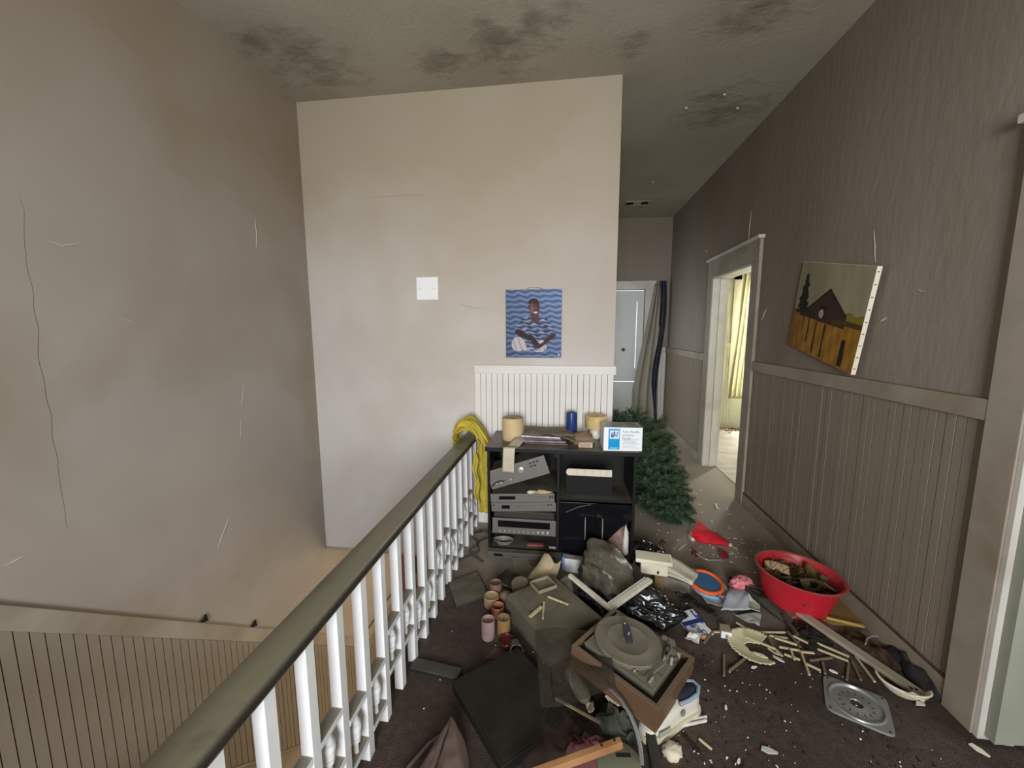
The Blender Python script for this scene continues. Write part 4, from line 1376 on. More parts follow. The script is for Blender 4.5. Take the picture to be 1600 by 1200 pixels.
def let_light_through(m, col, amt):
    nt = m.node_tree
    N, L = nt.nodes, nt.links
    out = N['Material Output']
    tr_ = N.new('ShaderNodeBsdfTranslucent')
    tr_.inputs['Color'].default_value = (*lin(col), 1)
    mx = N.new('ShaderNodeMixShader')
    mx.inputs[0].default_value = amt
    L.new(N['Principled BSDF'].outputs[0], mx.inputs[1])
    L.new(tr_.outputs[0], mx.inputs[2])
    L.new(mx.outputs[0], out.inputs['Surface'])


let_light_through(M_cur, (222, 218, 190), 0.45)
hang('window_curtain', 'yellowed white curtain gathered at the bedroom window', ((2.4108, 6.25, 0.5239), (2.749, 6.25, 0.5305)), 0.5, 2.36, M_cur, 2.0, 0.035, 4, taper=lambda v: (0.28 - 0.28 * v, 0.95 - 0.22 * v))
hang('window_curtain', 'second yellowed curtain at the right of the bedroom window, seen past the door frame', ((2.6996, 6.3, 0.5213), (2.9836, 6.3, 0.5269)), 0.7, 2.36, M_cur, 6.0, 0.03, 3)

# ------------------------------------------------------------------ artificial tree lying in the hall
M_ndl = mat('dark_green_plastic_needles', (62, 84, 58), 0.7, 0.3, 30, dirt=(92, 110, 84), dirt_amt=0.5, dirt_scale=12)
M_stem = mat('brown_wire_stem', (72, 58, 44), 0.8)
tree = thing('artificial_tree', 'green artificial christmas tree fallen on its side in the hall', 'tree', (0.66, 4.55, 0.36))
tipv = Vector((0.20, -1.42, -0.28))
ax = tipv.normalized()
MB().tube([Vector((0, 0, 0)), tipv * 0.5, tipv], [0.016, 0.012, 0.006], 8).build('trunk', M_stem, tree)


def branch_mesh(L, seed):
    rr = random.Random(seed)
    mb = MB()

    def sprig(p, d, l):
        d = d.normalized()
        e1 = d.cross(Vector((0, 0, 1))).normalized()
        e2 = e1.cross(d)
        k = int(l / 0.0017)
        for i in range(k):
            b = p + d * (l * i / k)
            a = rr.random() * 2 * pi
            o = (e1 * cos(a) + e2 * sin(a)) * 0.9 + d * 0.45
            t = b + o * (0.030 + 0.016 * rr.random())
            w = d.cross(o).normalized() * 0.0034
            mb.add([b - w, b + w, t], [(0, 1, 2)])
    sprig(Vector((0, 0, 0)), Vector((1, 0, 0.0)), L)
    for q in range(4):
        x = L * (0.15 + 0.19 * q)
        for s in (-1, 1):
            sprig(Vector((x, 0, 0)), Vector((0.8, s * 0.75, rr.uniform(-0.3, 0.3))), L * (0.52 - 0.07 * q))
    return mb


bsrc = [branch_mesh(0.30, q) for q in range(3)]
bobj = [None, None, None]
e1 = ax.cross(Vector((0, 0, 1))).normalized()
e2 = e1.cross(ax)
tr_r = random.Random(5)
nb = 104
for i in range(nb):
    t = (i + 0.5) / nb
    a = i * 2.399 + tr_r.uniform(-0.2, 0.2)
    reach = (0.36 * (1 - t) ** 0.6 + 0.15)
    d = (e1 * cos(a) + e2 * sin(a)) * 1.0 + ax * (0.55 + 0.7 * t)
    p = tipv * t
    wz = tree.location.z + p.z
    # branches cannot go through the floor: they are pressed flat along it
    if wz + d.normalized().z * reach < 0.035:
        d.z = (0.035 - wz) / reach * 1.0
    if tree.location.x + p.x + d.normalized().x * reach < 0.44:
        d.x = (0.44 - tree.location.x - p.x) / reach
    d.normalize()
    q = i % 3
    rot = d.to_track_quat('X', 'Z').to_euler()
    sc_ = reach / 0.30
    if bobj[q] is None:
        bobj[q] = bsrc[q].build('branch', M_ndl, tree, fix=False)
        bobj[q].location, bobj[q].rotation_euler, bobj[q].scale = p, rot, (sc_, sc_ * 0.9, sc_ * 0.9)
    else:
        share(bobj[q], 'branch', tree, p, rot, (sc_, sc_ * 0.9, sc_ * 0.9))

# ------------------------------------------------------------------ rubbish on the floor
M_dustbox = mat('dust_coated_speaker_box', (86, 80, 68), 0.8, 0.1, 8, dust=0.9, bump=0.1, bump_scale=60)
M_pegwood = mat('pale_old_wood', (196, 182, 146), 0.7, 0.15, 10, dirt=(112, 96, 70), dirt_amt=0.7, dirt_scale=9, stretch=(1, 1, 1))
M_pegdark = mat('greyed_old_wood', (124, 110, 86), 0.75, 0.15, 10, dirt=(78, 66, 50), dirt_amt=0.7, dirt_scale=9)
M_bagdull = mat('dusty_black_plastic', (50, 48, 45), 0.4, 0.2, 7, dust=0.85, bump=0.25, bump_scale=30)
M_bagshiny = mat('shiny_black_plastic', (22, 22, 24), 0.18, 0.1, 8, spec=0.7, bump=0.3, bump_scale=22)
M_ivory = mat('yellowed_ivory_plastic', (222, 216, 194), 0.45, 0.05, 10, dirt=(170, 156, 120), dirt_amt=0.5)
M_whitewood = mat('chipped_white_paint_wood', (212, 206, 190), 0.6, 0.06, 14, dirt=(140, 126, 102), dirt_amt=0.6, dirt_scale=8)
M_paper = mat('white_paper', (218, 214, 208), 0.85, 0.04, 20)


def floorpoly(name, pts, z0, th, m, parent=None, bevel=0.0, sag=0.0):
    """thin plate over floor points"""
    c = Vector((sum(p[0] for p in pts) / len(pts), sum(p[1] for p in pts) / len(pts), z0))
    o = MB().prism([(p[0] - c.x, p[1] - c.y) for p in pts], 0, th).build(name, m, parent, bevel=bevel)
    if parent is None:
        o.location = c
    return o


def rbox(name, c, size, rz, m, parent=None, bevel=0.003, rot=None):
    o = MB().cbox((0, 0, size[2] / 2), size).build(name, m, parent, bevel=bevel)
    put(o, c, rot if rot else (0, 0, rz))
    return o


# dust-covered speaker box with its cloth side, and the black one in front of it
sb = thing('speaker_box', 'dust-covered wooden speaker box lying on its back left of the turntable', 'speaker', (-0.052, 1.866, 0), rz=radians(-51.2))
MB().cbox((0, 0, 0.06), (0.385, 0.32, 0.12)).build('box', M_dustbox, sb, bevel=0.004)
MB().cbox((0, 0, 0.1215), (0.375, 0.31, 0.003)).build('back_board', M_dustbox, sb, bevel=0.001)
MB().lathe([(0.105, 0), (0.105, 0.003), (0.1, 0.0045), (0, 0.004)], 36, T(-0.08, -0.02, 0.123)).build('dusty_disc', M_dustbox, sb, smooth=True)
sk = thing('speaker_box', 'black cloth-fronted speaker box lying flat beside the wire screen', 'speaker', (-0.195, 1.41, 0), rz=radians(41))
M_blackcloth = mat('black_speaker_cloth', (34, 31, 28), 0.95, 0.15, 30, dust=0.06, bump=0.3, bump_scale=200, spec=0.1)
MB().cbox((0, 0, 0.022), (0.34, 0.4, 0.044)).build('box', mat('black_vinyl_box', (30, 27, 25), 0.6, 0.1, 10, dust=0.05), sk, bevel=0.004)
MB().cbox((0, 0, 0.047), (0.325, 0.385, 0.008)).build('grille_cloth', M_blackcloth, sk, bevel=0.003)

# sticks on the speaker box
ZB = 0.1275
STICK = MB().cbox((0, 0, 0.006), (1, 0.013, 0.011))


def stick(a, b, z, m=None, w=0.0095, h=0.008, label=None, name='wooden_stick', group=None, lift=0.0):
    a, b = Vector(a), Vector(b)
    a.z = z
    b.z = z + lift
    o = MB().bar((0, 0, h / 2), b - a + Vector((0, 0, h / 2)), w, h).build(name, m or M_pegwood, None, bevel=0.0015)
    o.location = a
    return tag(o, label, 'stick', group)


stick((-0.0742, 1.9198, 0.128), (0.0311, 1.8696, 0.128), 0.128, label='pale wooden stick on the dusty speaker box, the one nearest its right edge')
stick((-0.0919, 1.8776, 0.128), (-0.0912, 1.7535, 0.128), 0.128, label='pale wooden stick pointing at the viewer in the middle of the dusty speaker box')
stick((-0.1025, 1.8378, 0.128), (-0.1533, 1.7584, 0.128), 0.128, w=0.016, label='chunky pale wooden stick beside the disc on the dusty speaker box')
o = thing('clear_tray', 'dusty clear plastic tray at the back corner of the dusty speaker box', 'tray', (-0.1024, 2.0063, 0.128), rz=radians(35))
M_clear = mat('dusty_clear_plastic', (190, 182, 160), 0.25, 0.05, 10, trans=0.6, ior=1.2, dust=0.5)
MB().box((-0.055, -0.045, 0), (0.055, 0.045, 0.002)).build('base', M_clear, o)
MB().box((-0.055, -0.047, 0), (0.055, -0.045, 0.02)).box((-0.055, 0.045, 0), (0.055, 0.047, 0.02)).box((-0.057, -0.047, 0), (-0.055, 0.047, 0.02)).box((0.055, -0.047, 0), (0.057, 0.047, 0.02)).build('rim', M_clear, o)

# wire screen with bent metal rim
ws = thing('wire_screen', 'rusty fine wire mesh screen draped over the boxes beside the turntable', 'wire mesh', (0, 0, 0))
qa, qb, qc, qd = Vector((-0.1204, 1.6516, 0.15)), Vector((0.1974, 1.6045, 0.225)), Vector((0.1963, 1.3213, 0.215)), Vector((-0.068, 1.2691, 0.16))


def screen(u, v):
    p = (qa * (1 - u) + qb * u) * (1 - v) + (qd * (1 - u) + qc * u) * v
    return p + Vector((0, 0, 0.012 * sin(u * 5 + v * 3) - 0.012 * (1 - abs(2 * u - 1)) * (1 - abs(2 * v - 1))))


wm = MB()
NW = 54
for i in range(NW + 1):
    t = i / NW
    pu = [screen(t, j / 12) for j in range(13)]
    pv = [screen(j / 12, t) for j in range(13)]
    for line, d in ((pu, Vector((0.0011, 0, 0))), (pv, Vector((0, 0.0011, 0)))):
        if i in (9, 23, 24) and line is pu:
            line = line[:8]
        for a, b in zip(line, line[1:]):
            wm.add([a - d, a + d, b + d, b - d], [(0, 1, 2, 3)])
o = wm.build('mesh_wires', mat('dark_rusty_wire', (66, 60, 50), 0.6, 0.2, 40, metal=0.2), ws, fix=False)
tag(o, kind='stuff')
pts = [(0.1397, 1.3718, 0.19), (0.1855, 1.3579, 0.18), (0.222, 1.3329, 0.165), (0.2496, 1.3006, 0.14), (0.2672, 1.2673, 0.11), (0.2732, 1.235, 0.085), (0.2725, 1.202, 0.06)]
MB().tube(pts, 0.0075, 8, None, 0.35).build('metal_rim', mat('dull_steel_band', (120, 118, 116), 0.4, 0.1, 20, metal=0.6), ws, smooth=True)

# turntable
TT = Matrix.Translation((0.292, 1.545, 0.098))
tt = thing('turntable', 'dusty turntable in a walnut-veneer plinth, tipped on the rubbish heap', 'turntable', (0.284, 1.535, 0.098), rot=(radians(-2.0), radians(4.0), radians(-37)))
M_walnut = mat('walnut_veneer', (98, 76, 58), 0.45, 0.18, 5, dirt=(70, 48, 34), dirt_amt=0.7, dirt_scale=6, stretch=(0.15, 0.15, 2), dust=0.5)
TW, TD, TH = 0.375, 0.335, 0.098
MB().box((-TW / 2, -TD / 2, 0), (TW / 2, -TD / 2 + 0.018, TH)).build('plinth_side', M_walnut, tt, bevel=0.002)
MB().box((-TW / 2, TD / 2 - 0.018, 0), (TW / 2, TD / 2, TH)).build('plinth_side', M_walnut, tt, bevel=0.002)
MB().box((-TW / 2, -TD / 2 + 0.018, 0), (-TW / 2 + 0.018, TD / 2 - 0.018, TH)).build('plinth_side', M_walnut, tt, bevel=0.002)
MB().box((TW / 2 - 0.018, -TD / 2 + 0.018, 0), (TW / 2, TD / 2 - 0.018, TH)).build('plinth_side', M_walnut, tt, bevel=0.002)
MB().box((-TW / 2 + 0.018, -TD / 2 + 0.018, 0.004), (TW / 2 - 0.018, TD / 2 - 0.018, TH - 0.03)).build('well', mat('dusty_dark_well', (40, 37, 32), 0.8, 0.1, 10, dust=0.2), tt)
M_deck = mat('dusty_grey_deck', (92, 88, 78), 0.6, 0.08, 14, dust=0.95)
MB().box((-0.158, -0.112, TH - 0.03), (0.142, 0.145, TH + 0.004)).build('deck_plate', M_deck, tt, bevel=0.003)
M_platter = mat('dusty_rubber_platter', (100, 95, 82), 0.8, 0.08, 10, dust=0.95)
PX, PY = -0.035, 0.018
pl = MB().lathe([(0.132, 0), (0.138, 0.004), (0.138, 0.014), (0.134, 0.018), (0.128, 0.0175), (0.088, 0.0175), (0.085, 0.019), (0.081, 0.019), (0.078, 0.0175), (0.05, 0.0175), (0.046, 0.0165), (0.018, 0.0165), (0.0, 0.017)], 48, T(PX, PY, TH + 0.004)).build('platter', M_platter, tt, smooth=True)
MB().lathe([(0.02, 0), (0.02, 0.006), (0.0, 0.007)], 20, T(PX, PY, TH + 0.0185)).build('centre_label', mat('grey_label', (120, 116, 106), 0.7), pl)
MB().tube([(PX, PY, TH + 0.02), (PX, PY, TH + 0.055)], 0.0035, 8).build('spindle', M_knob, pl, smooth=True)
MB().bar((PX - 0.03, PY + 0.03, TH + 0.052), (PX + 0.018, PY - 0.022, TH + 0.03), 0.03, 0.012).build('record_clamp', mat('dark_blue_grey_plastic', (52, 52, 60), 0.5, 0.1, 10), tt, bevel=0.003)
MB().bar((PX - 0.042, PY + 0.04, TH + 0.05), (PX - 0.03, PY + 0.02, TH + 0.022), 0.006, 0.02).build('clamp_arm', M_knob, tt, bevel=0.001)
# arm pivot, tonearm, control panel
M_arm = mat('dull_grey_metal', (128, 124, 114), 0.45, 0.06, 20, metal=0.4, dust=0.5)
AX, AY = 0.12, 0.085
MB().lathe([(0.03, 0), (0.03, 0.012), (0.022, 0.016), (0.022, 0.032), (0.012, 0.036), (0, 0.038)], 24, T(AX, AY, TH + 0.004)).build('arm_pivot', M_eqtop, tt, smooth=True)
MB().lathe([(0.017, 0), (0.017, 0.022), (0.008, 0.024), (0, 0.024)], 20, T(AX - 0.018, AY + 0.042, TH + 0.012)).build('counterweight', M_deck, tt, smooth=True)
MB().tube([(AX - 0.03, AY + 0.045, TH + 0.045), (AX, AY, TH + 0.042), (AX + 0.008, AY - 0.1, TH + 0.036), (AX - 0.004, AY - 0.15, TH + 0.03)], 0.0042, 8).build('tonearm', M_arm, tt, smooth=True)
MB().bar((AX - 0.01, AY + 0.055, TH + 0.03), (AX - 0.06, AY + 0.05, TH + 0.03), 0.016, 0.014).build('arm_rest', M_deck, tt, bevel=0.002)
for sx, sy, rr, hh in ((0.11, 0.05, 0.007, 0.02), (0.135, 0.055, 0.006, 0.028), (0.10, 0.11, 0.006, 0.02), (0.14, 0.11, 0.008, 0.016)):
    MB().lathe([(rr, 0), (rr, hh), (0, hh + 0.002)], 12, T(sx, sy, TH + 0.004)).build('arm_post', M_knob, tt, smooth=True)
cp = MB().box((0.09, -0.085, TH + 0.004), (0.14, -0.03, TH + 0.007)).box((-0.06, -0.111, TH + 0.004), (0.14, -0.085, TH + 0.007)).build('control_panel', M_eqtop, tt, bevel=0.001)
for x0, y0, x1, y1 in ((-0.05, -0.105, -0.02, -0.091), (0.05, -0.105, 0.07, -0.091), (0.112, -0.105, 0.134, -0.07)):
    MB().box((x0, y0, TH + 0.007), (x1, y1, TH + 0.012)).build('switch', M_deck, cp, bevel=0.0015)
    MB().box((x0 + 0.003, y0 + 0.003, TH + 0.012), (x0 + 0.011, y1 - 0.003, TH + 0.019)).build('lever', M_knob, cp, bevel=0.001)
MB().box((-0.158, -0.117, TH - 0.01), (0.142, -0.112, TH + 0.005)).build('trim_strip', M_deck, tt, bevel=0.001)

# sneaker under the turntable
sh = thing('sneaker', 'dirty white leather sneaker lying half under the turntable', 'shoe', (0.418, 1.428, 0.0), rz=radians(33))
M_leather = mat('dirty_white_leather', (196, 191, 178), 0.5, 0.05, 14, dirt=(150, 140, 118), dirt_amt=0.5, dirt_scale=6)
M_sole = mat('cream_rubber_sole', (198, 189, 164), 0.6, 0.05, 14, dirt=(150, 138, 110), dirt_amt=0.5)
secs = [(-0.145, 0.018, 0.028), (-0.125, 0.036, 0.045), (-0.09, 0.044, 0.056), (-0.05, 0.045, 0.068), (-0.01, 0.040, 0.082), (0.03, 0.036, 0.094), (0.07, 0.036, 0.098), (0.105, 0.036, 0.105), (0.13, 0.028, 0.102), (0.142, 0.014, 0.09)]
rings = []
for x, w, h in secs:
    r = []
    for q in range(16):
        a = 2 * pi * q / 16
        ca, sa = cos(a), sin(a)
        r.append((x, w * (abs(ca) ** 0.7) * (1 if ca > 0 else -1) * (1.0 if sa < 0 else 0.92), 0.022 + (h - 0.022) * max(0, sa) ** 0.75 if sa > 0 else 0.022 + 0.008 * sa))
    rings.append(r)
up = MB().loft(rings).build('upper', M_leather, sh, smooth='all')
rings = [[(x * 1.02, (w + 0.005) * (1 if i in (1, 2) else -1), (0.0 if i in (0, 1) else 0.026)) for i in range(4)] for x, w, h in secs]
MB().loft(rings).build('sole', M_sole, sh, smooth=True)
MB().loft([[(x, w * cos(2 * pi * q / 14), z + 0.012 * sin(2 * pi * q / 14) * (1 if True else 1)) for q in range(14)] for x, w, z in ((0.03, 0.016, 0.094), (0.06, 0.024, 0.096), (0.10, 0.026, 0.1), (0.125, 0.018, 0.1))]).build('opening_lining', mat('dark_navy_lining', (36, 38, 48), 0.9), sh, smooth='all')
MB().tube([(0.02, 0.026, 0.092), (0.06, 0.034, 0.098), (0.105, 0.034, 0.105), (0.137, 0.012, 0.106), (0.137, -0.012, 0.106), (0.105, -0.034, 0.105), (0.06, -0.034, 0.098), (0.02, -0.026, 0.092)], 0.0075, 8).build('padded_collar', mat('pale_blue_lining', (132, 146, 160), 0.8), sh, smooth=True)
for q in range(5):
    x = -0.062 + q * 0.02
    z = 0.068 + 0.0052 * q
    MB().tube([(x, -0.026, z - 0.006), (x, -0.012, z + 0.004), (x, 0.012, z + 0.004), (x, 0.026, z - 0.006)], 0.0035, 6).build('lace', M_leather, sh, smooth=True)
MB().lathe([(0.012, 0), (0.012, 0.002), (0, 0.003)], 18, T(0.03, -0.0355, 0.058) @ Matrix.Rotation(pi / 2, 4, 'X')).build('round_emblem', mat('grey_emblem', (120, 118, 112), 0.5), sh)
MB().box((-0.10, -0.0485, 0.022), (-0.045, -0.044, 0.045)).build('side_patch', mat('grey_suede', (150, 148, 140), 0.9), sh, bevel=0.001)

# candles and jars by the railing
M_pinkglass = mat('pink_waxed_glass', (136, 114, 110), 0.3, 0.12, 14, dust=0.4, dirt=(180, 160, 156), dirt_amt=0.5, dirt_scale=9)
M_amber = mat('amber_wax', (134, 108, 68), 0.35, 0.12, 16, dust=0.4)
M_orange = mat('orange_wax', (160, 104, 82), 0.4, 0.12, 16)
M_redglass = mat('dark_red_glass', (92, 40, 34), 0.12, 0.1, 10, trans=0.3)


def jar(name, label, loc, r, h, m, th=0.004, rot=(0, 0, 0), fill=None, fillh=0.3):
    t = thing(name, label, 'jar', loc, rot=rot)
    MB().lathe([(r * 0.9, 0), (r, 0.006), (r, h - 0.003), (r - th * 0.5, h), (r - th, h - 0.003), (r - th, h * fillh), (0, h * fillh - 0.002)], 26).build('glass', m, t, smooth=True)
    if fill:
        MB().lathe([(r - th - 0.0005, h * fillh - 0.003), (r - th - 0.0005, h * fillh + 0.002), (0, h * fillh + 0.001)], 22).build('wax', fill, t, smooth=True)
    return t


jar('candle_jar', 'pink streaked glass candle jar nearest the railing, half melted', (-0.3592, 1.7582, 0), 0.033, 0.1, M_pinkglass, fill=mat('pale_pink_wax', (140, 112, 104), 0.5), fillh=0.75)
candle('pillar_candle', 'amber pillar candle behind the pink candle jar', (-0.2891, 1.8016, 0), 0.034, 0.082, M_amber)
jar('candle_jar', 'dark red glass holder in front of the amber candle', (-0.2611, 1.722, 0), 0.04, 0.03, M_redglass, fill=mat('dark_red_wax', (80, 30, 28), 0.4), fillh=0.5)
jar('candle_jar', 'orange wax candle cup with a hollow middle', (-0.3377, 1.9145, 0), 0.034, 0.06, M_orange, fill=mat('dark_orange_wax', (132, 62, 44), 0.4), fillh=0.35)
o = jar('candle_jar', 'frosted cream candle jar behind the orange candle cup', (-0.3862, 1.9888, 0), 0.042, 0.06, mat('cream_frosted_glass', (152, 134, 100), 0.4, 0.08, 12), fillh=0.8, fill=M_wax)
jar('candle_jar', 'brownish pink candle jar at the back of the candle cluster', (-0.3757, 2.0715, 0), 0.034, 0.085, mat('brown_pink_glass', (116, 88, 80), 0.35, 0.1, 12), fill=mat('brown_wax', (112, 76, 66), 0.5), fillh=0.8)
o = thing('pillar_candle', 'tan round candle block lying tilted between the black book and the dusty speaker box', 'candle', (-0.2317, 2.1017, 0), rot=(radians(8), radians(-6), 0))
MB().lathe([(0.046, 0), (0.05, 0.006), (0.05, 0.07), (0.046, 0.076), (0, 0.074)], 26, T(0, 0, 0.01)).build('wax', mat('tan_wax', (128, 114, 86), 0.6, 0.1, 10, dust=0.7), o, smooth=True)
lump('brown_lump', 'brown rounded wax lump between the candle jars and the dusty speaker box', 'wax', (-0.3139, 2.0301, 0), (0.045, 0.035, 0.04), mat('dusty_brown_wax', (118, 98, 70), 0.7, 0.1, 10, dust=0.6), 31.0, 0, 0.1, 0.05)
t = thing('drinking_glass', 'dusty clear drinking glass lying in front of the candle jars', 'glass', (-0.2117, 1.6756, 0.032), rot=(radians(72), 0, radians(12)))
MB().lathe([(0.022, -0.045), (0.024, -0.04), (0.031, 0.045), (0.0295, 0.045), (0.0225, -0.037), (0, -0.037)], 26).build('tumbler', mat('dusty_clear_glass', (170, 166, 156), 0.2, 0.05, 10, trans=0.65, ior=1.3, dust=0.2), t, smooth=True)
floorpoly('card', [(-0.3485, 1.6265, 0), (-0.3195, 1.6985, 0), (-0.2314, 1.6869, 0), (-0.1887, 1.6331, 0)], 0.0, 0.004, mat('brown_card', (84, 72, 58), 0.85, 0.1, 12))
o = C.objects[-1]
tag(o, 'brown card flat on the carpet under the drinking glass', 'card')

# folders, books and papers near the railing
fd2 = thing('folder', 'dusty dark grey folded binder on the carpet beside the railing', 'binder', (0, 0, 0))
ca, cbb, cc, cd_ = Vector((-0.6769, 2.1316, 0)), Vector((-0.5301, 2.2594, 0)), Vector((-0.4218, 2.0599, 0)), Vector((-0.5721, 1.9386, 0))
ma, mb_ = ca.lerp(cd_, 0.42), cbb.lerp(cc, 0.45)
M_folder = mat('dusty_dark_binder', (66, 64, 58), 0.7, 0.1, 12, dust=0.7)
floorpoly('cover', [ca, cbb, mb_ + Vector((0, 0.006, 0)), ma + Vector((0, 0.006, 0))], 0.001, 0.018, M_folder, fd2, bevel=0.002)
floorpoly('cover', [ma - Vector((0, 0.003, 0)), mb_ - Vector((0, 0.003, 0)), cc, cd_], 0.001, 0.02, M_folder, fd2, bevel=0.002)
for o, pp in zip(fd2.children, ([ca, cbb, mb_, ma], [ma, mb_, cc, cd_])):
    cen_ = sum((Vector(p) for p in pp), Vector()) / 4
    o.location = (cen_.x, cen_.y, 0.001)
o = rbox('plastic_strip', (-0.5528, 1.5325, 0), (0.23, 0.06, 0.018), radians(-7), mat('black_dusty_plastic', (36, 36, 36), 0.5, 0.1, 12, dust=0.35))
tag(o, 'black plastic strip on the carpet by the foot of the railing', 'strip')
bk = thing('book', 'black hardback book lying behind the round tan candle', 'book', (-0.2997, 2.1933, 0), rz=radians(-28))
MB().cbox((0, 0, 0.014), (0.155, 0.105, 0.022)).build('pages', mat('grey_page_block', (120, 112, 100), 0.8), bk)
MB().cbox((0, 0, 0.027), (0.165, 0.115, 0.004)).cbox((0, 0, 0.002), (0.165, 0.115, 0.004)).box((-0.083, -0.0575, 0), (-0.079, 0.0575, 0.029)).build('cover', mat('black_book_cloth', (34, 31, 29), 0.8, 0.1, 12, dust=0.2), bk)
M_oldpage = mat('yellowed_book_pages', (172, 158, 128), 0.85, 0.08, 20, dirt=(120, 106, 78), dirt_amt=0.5)
ob = thing('open_booklet', 'open yellowed booklet propped with curling pages behind the dusty speaker box', 'booklet', (-0.1274, 2.2598, 0), rz=radians(-22))


ob.location, ob.rotation_euler = (0, 0, 0), (0, 0, 0)


def leafpage(q, bend):
    a, b2, c2, d2 = [Vector(p) for p in q]

    def fn(u, v):
        p = (a * (1 - u) + b2 * u) * (1 - v) + (d2 * (1 - u) + c2 * u) * v
        return p + Vector((0, 0, bend * sin(pi * u) + 0.006 * sin(v * 7)))
    return fn


MB().grid(leafpage([(-0.2147, 2.1904, 0.03), (-0.1239, 2.1374, 0.045), (-0.0532, 2.1956, 0.15), (-0.1129, 2.2565, 0.17)], 0.02), 12, 12, 0.012).build('page_block', M_oldpage, ob, smooth='all')
MB().grid(leafpage([(-0.1166, 2.1384, 0.045), (-0.0407, 2.2008, 0.03), (-0.0088, 2.2378, 0.14), (-0.0532, 2.1956, 0.15)], -0.012), 12, 12, 0.006).build('page_block', M_oldpage, ob, smooth='all')

o = rbox('green_card', (-0.2573, 2.3706, 0), (0.11, 0.15, 0.006), radians(24), mat('grey_green_card', (96, 96, 80), 0.8, 0.1, 10, dust=0.6), rot=(radians(18), radians(6), radians(20)))
tag(o, 'grey-green stiff card leaning on the black book', 'card')
o = rbox('brown_card', (-0.1708, 2.425, 0), (0.09, 0.07, 0.006), radians(10), mat('brown_card', (84, 72, 58), 0.85, 0.1, 12), rot=(radians(14), 0, radians(35)))
tag(o, 'small brown card between the green card and the open booklet', 'card')
tb = thing('long_carton', 'long white carton with a blue end cap in front of the cabinet', 'box', (0.1035, 2.3692, 0), rz=radians(-8))
MB().cbox((0.025, 0, 0.045), (0.23, 0.05, 0.09)).build('carton', mat('white_carton', (226, 228, 230), 0.5, 0.03, 10, dust=0.3), tb, bevel=0.003)
MB().cbox((-0.0975, 0, 0.045), (0.017, 0.053, 0.093)).build('end_cap', mat('pale_blue_plastic', (118, 150, 204), 0.5), tb, bevel=0.003)

# black bin bags
def bag(label, loc, size, seed, m, rz=0.0, planes=16, amp=0.03, name='bin_bag', cat='bag', top=None, rot=None):
    o = sack(size[0], size[1], size[2], seed, planes, amp, 5, top).build(name, m, None, smooth='all')
    put(o, loc, rot if rot else (0, 0, rz))
    return tag(o, label, cat)


mb_, c_ = tarp([(0.085, 2.26, 0.20), (0.13, 2.33, 0.235), (0.25, 2.34, 0.225), (0.335, 2.22, 0.15), (0.335, 2.12, 0.10), (0.075, 2.12, 0.135), (0.20, 2.02, 0.13), (0.30, 1.99, 0.06), (0.07, 2.02, 0.0), (0.21, 1.92, 0.0), (0.34, 1.98, 0.0), (0.36, 2.2, 0.0), (0.34, 2.38, 0.0), (0.09, 2.36, 0.0), (0.06, 2.18, 0.0)], 5.0, 0.012)
o = mb_.build('bin_bag', M_bagdull, None, smooth=True, angle=32)
o.location = c_ + Vector((0.045, 0.015, 0))
o.scale = (1.08, 1, 1)
tag(o, 'large dusty black bin bag slumped against the right half of the cabinet', 'bag')
bag('shiny black bin bag end slumped behind the ivory plastic holder', (0.5332, 2.4809, 0), (0.28, 0.15, 0.175), 8, M_bagshiny, -0.25, 20, 0.06)
bag('shiny black bin bag between the white frame and the blue booklet', (0.4544, 1.9994, 0), (0.44, 0.24, 0.17), 12, M_bagshiny, -0.3, 16, 0.06)
bag('black bin bag scrap squeezed between the dusty speaker box and white frame', (0.163, 1.9999, 0), (0.26, 0.11, 0.13), 17, M_bagshiny, -0.9, 18, 0.06)
mb_, c_ = tarp([(-0.06, 2.1, 0.115), (0.045, 2.14, 0.115), (0.05, 2.0, 0.09), (-0.04, 1.97, 0.07), (0.05, 1.92, 0.0), (-0.06, 1.99, 0.0), (0.07, 2.16, 0.0), (-0.09, 2.14, 0.0)], 9.0, 0.012, 10)
o = mb_.build('fabric_heap', mat('dusty_grey_fabric', (78, 74, 66), 0.9, 0.15, 9, dust=0.8, bump=0.2), None, smooth=True, angle=32)
o.location = c_
tag(o, 'grey dusty fabric heap under the long white carton', 'fabric')
def strapfn(u, v):
    a = Vector((0.6156, 2.0831, 0.05)).lerp(Vector((0.7976, 2.0376, 0.02)), u)
    return (a.x, a.y + (v - 0.5) * 0.11 * (1 - u * 0.6), a.z + 0.03 * sin(u * 4) * (1 - u) + 0.016 * noise.noise(Vector((u * 7, v * 6, 2))) + 0.02)


o = MB().grid(strapfn, 24, 10, 0.003).build('plastic_sheet', M_bagshiny, None, smooth='all')
tag(o, 'torn black plastic sheet trailing right from the shiny bin bag', 'plastic sheet')

# white L-shaped frame on the bags
wfz = 0.17
lf_ = thing('picture_frame', 'broken white wooden frame corner lying on the bin bags', 'frame', (0, 0, 0))
pA, pB, pC = Vector((0.0378, 2.0271, 0.19)), Vector((0.2302, 1.8224, 0.165)), Vector((0.4635, 2.0508, 0.185))
MB().bar(pA, pB, 0.02, 0.02).build('frame_side', M_whitewood, lf_, bevel=0.002)
dr = (pC - pB).normalized()
MB().bar(pB - dr * 0.01, pC, 0.03, 0.018).build('frame_side', M_whitewood, lf_, bevel=0.002)
off = Vector((-dr.y, dr.x, 0)) * 0.024
MB().bar(pB + off + Vector((0, 0, -0.004)), pC + off + Vector((0, 0, -0.004)), 0.022, 0.008).build('glazing_strip', mat('bright_white_paint', (234, 236, 238), 0.3), lf_, bevel=0.001)

